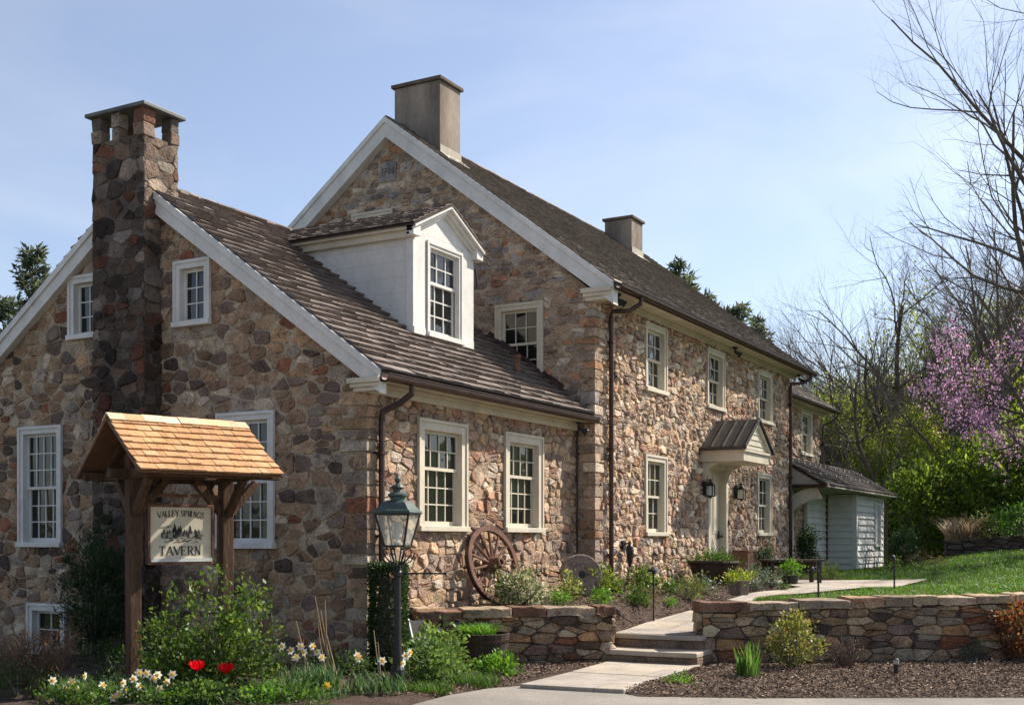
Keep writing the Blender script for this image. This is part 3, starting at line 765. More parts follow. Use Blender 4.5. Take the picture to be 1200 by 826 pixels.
def ret(fr, x0, x1, zt_, n, h):
    mb = MB(); k = h / 3
    fr.box(mb, x0, x1 + .01, zt_ - k, zt_ + .02, -.05, n + .035); fr.box(mb, x0 + .03, x1 - .02, zt_ - 2 * k, zt_ - k, -.05, n + .005); fr.box(mb, x0 + .06, x1 - .06, zt_ - 3 * k, zt_ - 2 * k, -.05, n - .03)
    mb.build('cornice_return', M['cream'], H, bevel=.008)
ret(G0, -9.36, -8.87, 3.72, .15, .15)
ret(G1, -8.98, -8.42, 5.95, .20, .19)
def eave(fr, u0, u1, z, over, frieze, gut_z, gut_n):
    mb = MB()
    fr.box(mb, u0, u1, z, z + .025, 0.0, over); fr.box(mb, u0, u1, z - frieze, z - .002, 0.0, .055)
    fr.box(mb, u0, u1, z - .012, z + .16, over - .0, over + .025); fr.box(mb, u0, u1, z - .05, z - .003, .055, .10)
    mb.build('eave_cornice', M['cream'], H, bevel=.006)
    mb = MB(); ps = [fr.p(u0 - .05, gut_z, gut_n), fr.p(u1 + .05, gut_z, gut_n)]
    prof = [(math.cos(t) * .062, math.sin(t) * .062) for t in [math.pi * (1 + k / 8) for k in range(9)]]
    prof = [(-.062, .02)] + prof + [(.062, .02), (.078, .03), (.07, .036)] + [(.052, .03)] + [(math.cos(t) * .052, math.sin(t) * .052) for t in [math.pi * (2 - k / 8) for k in range(9)]] + [(-.052, .02)]
    a = [fr.p(u0 - .06, gut_z + y, gut_n + x) for x, y in prof]; b_ = [fr.p(u1 + .06, gut_z + y, gut_n + x) for x, y in prof]; n = len(prof)
    mb.add(a + b_, [(i, (i + 1) % n, n + (i + 1) % n, n + i) for i in range(n)] + [tuple(range(n)), tuple(range(n, 2 * n))])
    u = u0 + .3
    while u < u1:                                             # gutter straps
        fr.box(mb, u, u + .03, gut_z + .03, gut_z + .038, gut_n - .07, gut_n + .07); u += .75
    mb.build('gutter', M['copper'], H)
eave(F0, 12.44, 18.60, 3.70, .27, .14, 3.74, .385)
eave(F1, 18.52, 30.8, 5.94, .40, .10, 5.975, .535)
eave(F2, 30.36, 35.5, 5.42, .33, .10, 5.45, .46)

def spout(fr, u, zg, ng, ztop, zb, shift=0.0, r=.042):
    mb = MB()
    mb.tube([fr.p(u + shift, zg, ng), fr.p(u + shift, zg - .12, ng - .01), fr.p(u + shift * .6, zg - .25, ng * .62 + .03), fr.p(u, ztop + .05, .11), fr.p(u, ztop - .06, .095), fr.p(u, zb, .095)], r, 8)
    for z in (ztop - .5, (ztop + zb) / 2, zb + .5): fr.box(mb, u - .06, u + .06, z, z + .035, .0, .15)
    mb.tube([fr.p(u, zb, .095), fr.p(u, zb - .08, .13), fr.p(u, zb - .12, .25)], r, 8)
    mb.build('downspout', M['copper'], H, smooth=False)
spout(F0, 12.72, 3.70, .385, 3.28, .12, .28)
spout(F1, 19.12, 5.94, .535, 5.62, .9, .3)
spout(F1, 30.12, 5.94, .535, 5.62, .9, .35)
spout(F2, 35.1, 5.42, .46, 5.0, 3.95, .3, .035)
mb = MB(); mb.tube([F0.p(18.57, 3.66, .05), F0.p(18.57, .8, .05)], .012, 6); mb.build('cable', M['iron'], H)
# small vent pipe through the wing roof
mb = MB(); mb.lathe((-9.72, 17.52, WR(-9.72) - .05), [(.05, 0), (.05, .32), (.062, .32), (.062, .36), (.03, .38)], 10); mb.build('vent_pipe', M['oldwood'], H)

# ---- chimneys
CH = (-13.82, -12.80, 12.19, 12.83)
mb = MB(); frs = [Fr((0, CH[2], 0), (1, 0, 0), (0, -1, 0)), Fr((CH[1], 0, 0), (0, 1, 0), (1, 0, 0)), Fr((CH[0], 0, 0), (0, -1, 0), (-1, 0, 0)), Fr((0, CH[3], 0), (-1, 0, 0), (0, 1, 0))]
us = [(CH[0], CH[1]), (CH[2], CH[3]), (-CH[3], -CH[2]), (-CH[1], -CH[0])]; ZT = 7.42
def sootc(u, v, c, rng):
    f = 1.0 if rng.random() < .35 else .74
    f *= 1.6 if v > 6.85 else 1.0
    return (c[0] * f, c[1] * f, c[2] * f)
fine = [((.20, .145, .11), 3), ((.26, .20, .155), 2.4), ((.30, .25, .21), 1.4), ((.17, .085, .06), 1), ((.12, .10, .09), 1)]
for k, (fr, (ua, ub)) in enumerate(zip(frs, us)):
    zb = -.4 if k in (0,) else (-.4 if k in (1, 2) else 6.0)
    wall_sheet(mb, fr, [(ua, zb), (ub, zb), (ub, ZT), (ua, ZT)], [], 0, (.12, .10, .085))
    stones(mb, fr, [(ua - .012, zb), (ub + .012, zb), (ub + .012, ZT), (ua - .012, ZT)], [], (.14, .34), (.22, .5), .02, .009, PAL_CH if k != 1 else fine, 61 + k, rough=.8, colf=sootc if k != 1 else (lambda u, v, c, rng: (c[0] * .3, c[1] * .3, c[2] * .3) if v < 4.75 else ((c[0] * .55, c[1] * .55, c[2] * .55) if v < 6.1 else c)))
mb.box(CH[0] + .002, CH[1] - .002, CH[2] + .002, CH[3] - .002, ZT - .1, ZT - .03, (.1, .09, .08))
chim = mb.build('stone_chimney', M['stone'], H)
def pier(x0, x1, y0, y1):                                     # piers under the cap slab
    z = ZT - .02; mb = MB()
    for hh in (.19, .2):
        mb.obox(((x0 + x1) / 2, (y0 + y1) / 2, z + hh / 2), (MX, MY, UP), ((x1 - x0) / 2, (y1 - y0) / 2, hh / 2), pick(R, fine), 0, .012); z += hh
    mb.build('cap_pier', M['stone'], chim, bevel=.015)
e = .02
pier(CH[0] - e, CH[0] + .16, CH[2] - e, CH[2] + .16); pier(CH[1] - .2, CH[1] + e, CH[2] - e, CH[2] + .2); pier(CH[0] - e, CH[0] + .16, CH[3] - .16, CH[3] + e); pier(CH[1] - .17, CH[1] + e, CH[3] - .15, CH[3] + e)
pier(-13.44, -13.28, CH[2] - e, CH[2] + .16); pier(-13.44, -13.28, CH[3] - .16, CH[3] + e)
mb = MB(); mb.box(CH[0] - .09, CH[1] + .09, CH[2] - .09, CH[3] + .09, ZT + .37, ZT + .425); mb.build('cap_slab', plain_mat('dark_slate_slab', (.11, .115, .115), .6, .3, (.7, 1.3), 4, bs=.3), chim, bevel=.01)

def stucco_chimney(x0, x1, y0, y1, z0, z1):
    mb = MB(); t = .05
    mb.box(x0, x1, y0, y1, z0, z1 - .10)
    c = mb.build('stucco_chimney', M['stucco'], H, bevel=.015)
    mb = MB()
    mb.box(x0 - .05, x1 + .05, y0 - .05, y1 + .05, z1 - .099, z1 - .03); mb.box(x0 + .08, x1 - .08, y0 + .08, y1 - .08, z1 - .029, z1)
    mb.build('chimney_cap', plain_mat('sooty_cap', (.12, .10, .085), .9, .1, (.6, 1.3), 5, bs=.3), c, bevel=.012)
    mb = MB()                                                 # lead flashing round the foot, stepped down the slope
    zr = lambda x: MR(x)
    pts = [(x1 + .008, y0 - .008, zr(x1)), (x1 + .008, y1 + .008, zr(x1)), (x1 + .008, y1 + .008, zr(x1) + .17), (x1 + .008, y0 - .008, zr(x1) + .17)]
    mb.prism(pts, (.012, 0, 0))
    mb.prism([(x1 + .01, y0 - .02, zr(x1) + .03), (x1 + .01, y1 + .02, zr(x1) + .03), (x1 + .2, y1 + .02, zr(x1 + .2) + .03), (x1 + .2, y0 - .02, zr(x1 + .2) + .03)], (0, 0, .012))
    mb.build('flashing', M['greyboard'], c)
stucco_chimney(-13.27, -12.23, 19.02, 19.76, 8.3, 10.47)
stucco_chimney(-13.06, -12.30, 28.2, 28.92, 8.2, 10.03)

# ---- dormer on the wing roof
DX = -10.16; DY0, DY1 = 15.04, 16.75; DYC = (DY0 + DY1) / 2; DZ = 6.36
FD = Fr((DX, 0, 0), (0, 1, 0), (1, 0, 0))
mb = MB()
xb = -13.2 + (6.92 - DZ) / .711                                # where the eave line meets the roof
zb0 = WR(DX)
dorm = bpy.data.objects.new('dormer', None); COL.objects.link(dorm); dorm.parent = H; dorm.location = Vector((DX, DYC, zb0)) - parent_world(H)
for (y, s_) in ((DY0, -1), (DY1, 1)):                          # cheeks of flush boards, each a hair proud
    mb = MB(); mb.prism([(DX, y, zb0 - .1), (DX, y, DZ), (xb - .2, y, DZ), (xb - .2, y, DZ - .12)], (0, -s_ * .06, 0))
    z = zb0 - .05
    while z < DZ - .02:
        z1 = min(z + .24, DZ); xa = -13.2 + (6.92 - z) / .711
        if xa < DX:
            mb.prism([(DX, y, z), (DX, y, z1 - .002), (-13.2 + (6.92 - z1) / .711 - .05, y, z1 - .002), (xa - .05, y, z)], (0, s_ * .007, 0))
        z = z1
    mb.build('cheek', M['white'], dorm)
mb = MB()                                                      # front boards, frieze, pediment
FD.box(mb, DY0 - .03, DY0 + .32, zb0 - .08, DZ, -.1, .03); FD.box(mb, DY1 - .32, DY1 + .03, zb0 - .08, DZ, -.1, .03)
FD.box(mb, DY0 - .02, DY0 + .30, zb0 - .02, zb0 + .15, .03, .045); FD.box(mb, DY1 - .30, DY1 + .02, zb0 - .02, zb0 + .15, .03, .045)
pk = 6.36 + .42
FDp = lambda u, v, n: FD.p(u, v, n)
tri = [(DY0 - .03, DZ), (DY1 + .03, DZ), (DYC, pk + .02)]
mb.prism([FD.p(u, v, -.1) for u, v in tri], (.115, 0, 0))
FD.box(mb, DY0 + .32, DY1 - .32, DZ - .10, DZ - .001, -.1, .018)
for s_ in (-1, 1):                                             # raking cornice
    e = DY0 - .17 if s_ < 0 else DY1 + .17
    for (dz, n1, t) in ((.0, .17, .05), (-.05, .12, .05), (-.10, .06, .06)):
        a = (DYC, pk + .13 + dz); b_ = (e, DZ - .0 + dz + .04)
        mb.prism([FD.p(a[0], a[1], .0), FD.p(b_[0], b_[1], .0), FD.p(b_[0], b_[1] - t, .0), FD.p(a[0], a[1] - t, .0)], (n1, 0, 0))
    mb.prism([FD.p(e, DZ + .04, 0), FD.p(e, DZ - .11, 0), FD.p(e - s_ * .2, DZ - .11, 0), FD.p(e - s_ * .2, DZ + .04, 0)], (.13, 0, 0))
mb.build('pediment', M['white'], dorm, bevel=.006)
for y, s_ in ((DY0, -1), (DY1, 1)):                            # side eave mouldings
    mb = MB()
    mb.prism([(DX + .0, y, DZ - .12), (DX + .0, y, DZ + .03), (xb - .1, y, DZ + .03), (xb + .05, y, DZ - .12)], (0, s_ * .10, 0))
    mb.prism([(DX + .1, y + s_ * .10, DZ - .02), (DX + .1, y + s_ * .10, DZ + .045), (xb - .1, y + s_ * .10, DZ + .045), (xb - .1, y + s_ * .10, DZ - .02)], (0, s_ * .07, 0))
    mb.build('dormer_eave', M['cream'], dorm, bevel=.005)
mb = MB()                                                      # dormer roof: two shingled slopes running back to the main slope
for s_ in (-1, 1):
    ye = DYC + s_ * ((DY1 - DY0) / 2 + .2); zr_, ze = pk + .15, DZ + .05
    up = Vector((0, DYC - ye, zr_ - ze)); Ls = up.length; up.normalize()
    x0, x1 = -13.25, DX + .17
    mb.prism([(x1, ye, ze), (x1, DYC, zr_), (x0, DYC, zr_), (x0, ye, ze)], (0, 0, -.035), (.06, .045, .04))
    shingles(mb, (x0, ye, ze), (1, 0, 0), up, x1 - x0, Ls, .19, (.09, .2), PAL_SH, 71 + s_, th=.028, keep=lambda a, b_: True)
mb.build('dormer_roof', M['shake'], dorm)
# white valley board where the dormer eave meets the roof
window(FD, DY0 + .36, DY1 - .36, zb0 + .06, DZ - .10, 3, 2, 3, dorm, casing=.07, proud=.04, rec=.05, mat='white')
mb = MB(); mb.tube([(DX + .02, DY1 + .10, DZ - .25), (DX + .02, DY1 + .16, DZ - .5), (DX - .02, DY1 + .06, DZ - .62)], .02, 6); mb.build('conduit', M['iron'], dorm)
# curb and flashing at the gable window foot
mb = MB(); mb.prism([(-10.9, 18.5, WR(-10.9) + .03), (-9.4, 18.5, WR(-9.4) + .03), (-9.4, 18.62, WR(-9.4) + .14), (-10.9, 18.62, WR(-10.9) + .14)], (0, 0, .02)); mb.build('flashing', M['copper'], H)

# ---- front door with its hood
mb = MB(); d0, d1, dz0, dz1 = DOOR
for (a, b_) in ((d0, d0 + .13), (d1 - .13, d1)): F1.box(mb, a, b_, dz0, dz1, -.2, .05); F1.box(mb, a + .02, b_ - .02, dz0, dz0 + .3, .05, .065)
F1.box(mb, d0 + .13, d1 - .13, dz1 - .14, dz1, -.2, .05)
dr_ = mb.build('door_frame', M['cream'], H, bevel=.006)
mb = MB(); F1.box(mb, d0 + .13, d1 - .13, dz0, dz1 - .14, -.16, -.12)
for (a, b_, c, e) in ((.2, .58, .25, 1.0), (.68, 1.06, .25, 1.0), (.2, .58, 1.12, 2.0), (.68, 1.06, 1.12, 2.0), (.2, .58, 2.1, 2.4), (.68, 1.06, 2.1, 2.4)):
    F1.box(mb, d0 + a, d0 + b_, dz0 + c, dz0 + e, -.12, -.108); F1.box(mb, d0 + a + .05, d0 + b_ - .05, dz0 + c + .05, dz0 + e - .05, -.108, -.10)
door = mb.build('door', plain_mat('pale_door_paint', (.50, .45, .35), .5, .35, (.9, 1.05), 2, bs=.05), H, bevel=.004)
mb = MB(); F1.box(mb, d1 - .24, d1 - .19, dz0 + 1.0, dz0 + 1.18, -.118, -.09); mb.lathe(F1.p(d1 - .215, dz0 + 1.06, -.09), [(.012, 0), (.012, .04), (.03, .05), (.03, .08), (.015, .09)], 10, ax=(MY, UP, MX)); mb.build('handle', M['iron'], door)
mb = MB(); F1.box(mb, d1 - .03, d1 + .03, 2.0, 2.12, .05, .075); mb.build('door_bell', M['iron'], H)
HY, HP, HH = 24.55 + .27, 1.0, .86        # hood centre, projection, half width
HY = 24.62
mb = MB(); ze, zr_ = 3.57, 4.19
mb.prism([(-8.80, HY - HH, ze - .02), (-8.80, HY + HH, ze - .02), (-8.80, HY + HH, ze - .26), (-8.80, HY - HH, ze - .26)], (HP - .06, 0, 0))
mb.prism([(-8.80 + HP - .12, HY - HH + .02, ze), (-8.80 + HP - .12, HY + HH - .02, ze), (-8.80 + HP - .12, HY, zr_ - .04)], (.05, 0, 0))
for s_ in (-1, 1):
    mb.prism([(-8.82 + HP, HY, zr_), (-8.82 + HP, HY + s_ * (HH + .05), ze), (-8.82 + HP, HY + s_ * (HH + .05), ze - .09), (-8.82 + HP, HY, zr_ - .09)], (-.07, 0, 0))
mb.prism([(-8.80, HY - HH - .04, ze - .02), (-8.80, HY + HH + .04, ze - .02), (-8.80, HY + HH + .04, ze - .07), (-8.80, HY - HH - .04, ze - .07)], (HP - .02, 0, 0))
for z in (3.66, 3.78, 3.9): F1.box(mb, HY - (zr_ - z) * 1.1 + .1, HY + (zr_ - z) * 1.1 - .1, z, z + .012, HP - .048, HP - .032)
hood = mb.build('door_hood', M['cream'], H, bevel=.006)
mb = MB()
for s_ in (-1, 1):
    a = [(-8.8, HY, zr_ + .02), (-8.8, HY + s_ * (HH + .09), ze + .0), (-8.8 + HP + .03, HY + s_ * (HH + .09), ze + .0), (-8.8 + HP + .03, HY, zr_ + .02)]
    mb.prism(a, (0, 0, .03))
    for k in range(5):                                        # standing seams
        x = -8.78 + k * (HP - .02) / 4; mb.beam((x, HY, zr_ + .06), (x, HY + s_ * (HH + .09), ze + .04), .022, .035)
    mb.beam((-8.8, HY + s_ * (HH + .10), ze), (-8.8 + HP + .03, HY + s_ * (HH + .10), ze), .03, .07)
mb.build('metal_roof', M['seam'], hood)
for s_ in (-1, 1):                                            # scrolled brackets under the hood
    y = HY + s_ * (HH - .14); mb = MB()
    pr = [(0, 3.31), (.34, 3.31), (.33, 3.26), (.2, 3.22), (.12, 3.13), (.09, 3.0), (.06, 2.95), (0, 2.92)]
    mb.prism([(-8.80 + x, y - .05, z) for x, z in pr], (0, .10, 0)); mb.build('bracket', M['cream'], hood, bevel=.006)

# ---- lean-to at the far end: clapboard, arched porch, metal-edged roof
mb = MB(); za, zb_ = 3.92, 3.14; xa, xb2 = -9.28, -7.98
mb.prism([(xa, 30.5, za), (xb2, 30.5, zb_), (xb2, 30.5, zb_ - .07), (xa, 30.5, za - .07)], (0, 8.6, 0), (.06, .045, .04))
up = Vector((xa - xb2, 0, za - zb_)); Ls = up.length; up.normalize()
shingles(mb, (xb2, 30.46, zb_), (0, 1, 0), up, 8.66, Ls, .17, (.1, .22), [((.034, .026, .024), 2), ((.05, .038, .034), 1)], 81, th=.02)
lean = mb.build('lean_to_roof', M['shake'], H)
for row, k0 in ((.35, 0), (.75, .3)):
    y = 30.8 + k0
    while y < 39:
        mb = MB(); mb.obox((xb2 + (xa - xb2) * row, y, zb_ + (za - zb_) * row + .055), (MX, MY, UP), (.02, .035, .03)); mb.build('snow_guard', M['greyboard'], lean); y += .55
mb = MB(); mb.prism([(xa, 30.53, za - .08), (xb2 + .12, 30.53, zb_ - .05), (xb2 + .12, 30.53, zb_ - .10), (xa, 30.53, zb_ - .10)], (0, .06, 0)); mb.prism([(xa, 30.6, zb_ - .1), (xb2 + .1, 30.6, zb_ - .1), (xb2 + .1, 39, zb_ - .1), (xa, 39, zb_ - .1)], (0, 0, .03)); mb.build('porch_ceiling', M['greyboard'], lean)
mb = MB(); mb.tube([(xb2 + .05, 30.5, zb_ - .03), (xb2 + .05, 39.15, zb_ - .03)], .05, 8); mb.tube([(xa, 30.47, zb_ - .07), (xb2 + .05, 30.47, zb_ - .07)], .045, 8)
mb.tube([(xb2 + .05, 39.0, zb_ - .05), (xb2 - .1, 39.0, zb_ - .25), (xb2 - .22, 39.0, zb_ - .35), (xb2 - .22, 39.0, .9)], .04, 8); mb.build('gutter', M['copper'], lean)
mb = MB()                                                      # arched brackets
arc = [(math.cos(t), math.sin(t)) for t in [math.pi / 2 * k / 10 for k in range(11)]]
for y in (30.66,):
    o_ = [(-9.26 + 1.12 * (1 - c), 1.9 + 1.12 * s_) for c, s_ in arc]
    i_ = [(-9.26 + .08 + 1.06 * (1 - c), 1.82 + 1.02 * s_) for c, s_ in arc]
    o2 = [(-9.29, 1.3)] + [(x - .06, z + .02) for x, z in o_]; i2 = [(-9.17, 1.3)] + [(x + .05, z - .10) for x, z in i_]
    for k in range(len(o2) - 1): mb.prism([(o2[k][0], y, o2[k][1]), (o2[k + 1][0], y, o2[k + 1][1]), (i2[k + 1][0], y, i2[k + 1][1]), (i2[k][0], y, i2[k][1])], (0, .09, 0))
    mb.box(-9.29, -9.17, y, y + .09, .75, 1.3)
mb.build('arch_bracket', M['cream'], lean)
def clap(mb, fr, u0, u1, v0, v1, step=.19, holes=()):
    v = v0
    while v < v1:
        t = min(v + step, v1)
        segs = [(u0, u1)]
        for h in holes:
            if h[2] < t - .02 and h[3] > v + .02: segs = [q for a, b_ in segs for q in ((a, min(b_, h[0])), (max(a, h[1]), b_)) if q[1] - q[0] > .02]
        for a, b_ in segs:
            mb.add([fr.p(a, v, .05), fr.p(b_, v, .05), fr.p(b_, t, .004), fr.p(a, t, .004), fr.p(a, v, 0), fr.p(b_, v, 0)], [(0, 1, 2, 3), (4, 5, 1, 0)])
        v = t
L1 = Fr((-9.17, 0, 0), (0, 1, 0), (1, 0, 0)); L2 = Fr((0, 35.3, 0), (1, 0, 0), (0, -1, 0)); L3 = Fr((-8.3, 0, 0), (0, 1, 0), (1, 0, 0))
mb = MB(); mb.box(-9.25, -9.172, 33.2, 35.3, .6, 3.2); clap(mb, L1, 33.28, 35.2, .62, 3.1); L1.box(mb, 33.17, 33.28, .6, 3.1, -.05, .04); mb.build('clapboard_wall', M['clap'], lean)
mb = MB(); mb.box(-9.17, -8.302, 35.302, 38.9, .6, 3.02); clap(mb, L2, -9.12, -8.4, .62, 3.02); clap(mb, L3, 35.42, 38.8, .62, 3.02, holes=[(37.6, 38.35, 1.5, 2.8)])
L2.box(mb, -8.41, -8.27, .6, 3.02, -.02, .04); L3.box(mb, 35.27, 35.42, .6, 3.02, -.05, .04); L3.box(mb, 38.8, 38.92, .6, 3.02, -.05, .04); mb.build('clapboard_shed', M['clap'], lean)
mb = MB(); L2.box(mb, -9.17, -9.10, .6, 3.02, .0, .07); mb.build('porch_post', M['oldwood'], lean)
window(L3, 37.6, 38.35, 1.5, 2.8, 2, 2, 2, lean, casing=.07, rec=.0, proud=.05, mat='clap')
mb = MB(); F2.box(mb, 31.15, 31.27, .6, 3.05, -.1, .05); F2.box(mb, 32.13, 32.25, .6, 3.05, -.1, .05); F2.box(mb, 31.27, 32.13, 2.93, 3.05, -.1, .05); F2.box(mb, 31.27, 32.13, .6, 2.93, -.09, -.04)
pd = mb.build('porch_door', M['cream'], lean)
mb = MB(); F2.box(mb, 31.42, 31.98, 1.75, 2.75, -.038, -.03); mb.build('pane', M['glass'], pd)

# ------------------------------------------------------------------ retaining walls
def vec(r, d, z=0): x, y = V2(r, d); return Vector((x, y, z))
PAL_RW = [((0.269, 0.182, 0.117), 3), ((0.370, 0.264, 0.168), 3), ((0.370, 0.209, 0.107), 1.5), ((0.302, 0.237, 0.168), 2), ((0.190, 0.127, 0.102), 1.3), ((0.448, 0.363, 0.255), 1.3), ((0.246, 0.110, 0.061), 1), ((0.101, 0.072, 0.056), 1)]
PAL_CAP = [((0.432, 0.329, 0.214), 3), ((0.378, 0.292, 0.199), 2), ((0.335, 0.260, 0.189), 1.5), ((0.346, 0.212, 0.133), 1), ((0.184, 0.106, 0.071), .9)]
def dry_wall(label, r0, d0, r1, d1, topf, zb, seed, ends=(True, True), thick=.46, loc=None):
    a = vec(r0, d0); b_ = vec(r1, d1); u = (b_ - a); L = u.length; u.normalize(); n = Vector((u.y, -u.x, 0))
    if n.dot(-FWD) < 0: n = -n
    w = thing('retaining_wall', (a + b_) / 2, label, 'stone wall'); fr = Fr(a, u, n); rng = random.Random(seed)
    mb = MB(); cap = .125
    k = max(2, int(L / .5)); top = [(L * i / k, topf(L * i / k) - cap) for i in range(k + 1)]
    outl = [(0, zb), (L, zb)] + top[::-1]
    # the core, its top following the coping
    for i in range(k):
        (ua, va), (ub, vb) = top[i], top[i + 1]
        q = [fr.p(ua, zb), fr.p(ub, zb), fr.p(ub, vb), fr.p(ua, va)]
        mb.prism(q, -n * thick, (.10, .078, .06))
    tm = min(topf(0), topf(L)) - cap; tM = max(topf(0), topf(L)) - cap
    o2 = [(0, zb), (L, zb), (L, topf(L) - cap), (0, topf(0) - cap)]
    stones(mb, fr, o2, [], (.07, .19), (.16, .5), .045, .006, PAL_RW, seed, rough=1.3, rnd=.12, jit=.35, mdep=.02)
    for e, (uo, side) in zip(ends, ((0, -1), (L, 1))):
        if e:
            f2 = Fr(fr.p(uo, 0), -n, u * side)
            stones(mb, f2, [(0, zb), (thick, zb), (thick, topf(uo) - cap), (0, topf(uo) - cap)], [], (.12, .26), (.2, .42), .05, .009, PAL_RW, seed + 7, rough=.9, mdep=.03)
    mb.build('wall_face', M['stone'], w)
    mb = MB(); x = -.04
    while x < L + .02:
        ln = min(rng.uniform(.35, .8), L + .05 - x)
        if L + .05 - x - ln < .2: ln = L + .05 - x
        z0 = topf(min(max(x, 0), L)) - cap; h = cap * rng.uniform(.85, 1.12); col = pick(rng, PAL_CAP); m_ = 5
        fx = rng.uniform(.02, .075); bx = rng.uniform(.0, .06); vs = []
        for zz in (z0 + .004, z0 + h):
            for i in range(m_ + 1): vs.append(fr.p(x + .006 + (ln - .012) * i / m_, zz + rng.uniform(-.012, .012), fx + rng.uniform(-.022, .022)))
            for i in range(m_ + 1): vs.append(fr.p(x + .006 + (ln - .012) * (m_ - i) / m_, zz + rng.uniform(-.01, .01), -thick - bx + rng.uniform(-.02, .02)))
        nn = 2 * (m_ + 1)
        top_f = [(nn + i, nn + i + 1, nn + nn - 2 - i, nn + nn - 1 - i) for i in range(m_)]
        mb.add(vs, top_f + [tuple(range(nn))] + [(i, (i + 1) % nn, nn + (i + 1) % nn, nn + i) for i in range(nn)], col)
        x += ln
    mb.build('coping', M['stone'], w, bevel=.016)
    return w
def top1(u): return .745 + .015 * u
dry_wall('low dry stone retaining wall left of the steps, below the wagon wheel', -1.22, 15.75, 1.36, 16.22, top1, -.12, 101)
dry_wall('short end of dry stone walling running back to the tavern corner', -1.25, 16.15, -1.72, 16.95, lambda u: .74, -.12, 131, thick=.35, ends=(False, False))
dry_wall('long dry stone retaining wall right of the steps, lawn above it', 2.58, 16.2, 14.0, 16.9, lambda u: .815 + .03 * u - .0006 * u * u, -.12, 151)

# low dark stone edging of the raised bed far across the lawn
a = ground_at(1118, 648)
def far_wall():
    p0 = V2(13.1, 36.0); p1 = V2(24, 33.0)
    a = Vector((*p0, 0)); b_ = Vector((*p1, 0)); u = (b_ - a); L = u.length; u.normalize(); n = Vector((u.y, -u.x, 0))
    w = thing('edging_wall', a, 'low dark stone edging wall round the raised bed at the top of the lawn', 'stone wall'); fr = Fr(a, u, n); mb = MB()
    za, zb2 = zt(*p0), zt(*p1)
    mb.prism([fr.p(0, za - .2), fr.p(L, zb2 - .2), fr.p(L, zb2 + .5), fr.p(0, za + .48)], -n * .5, (.05, .04, .035))
    stones(mb, fr, [(0, za - .1), (L, zb2 - .1), (L, zb2 + .52), (0, za + .5)], [], (.1, .2), (.25, .6), .06, .012, [((.10, .075, .062), 2), ((.14, .115, .10), 1)], 171)
    stones(mb, Fr(a, -n, -u), [(0, za - .1), (.5, za - .1), (.5, za + .5), (0, za + .5)], [], (.1, .2), (.25, .5), .06, .012, [((.10, .075, .062), 2), ((.14, .115, .10), 1)], 172)
    mb.build('wall_face', M['stone'], w)
far_wall()

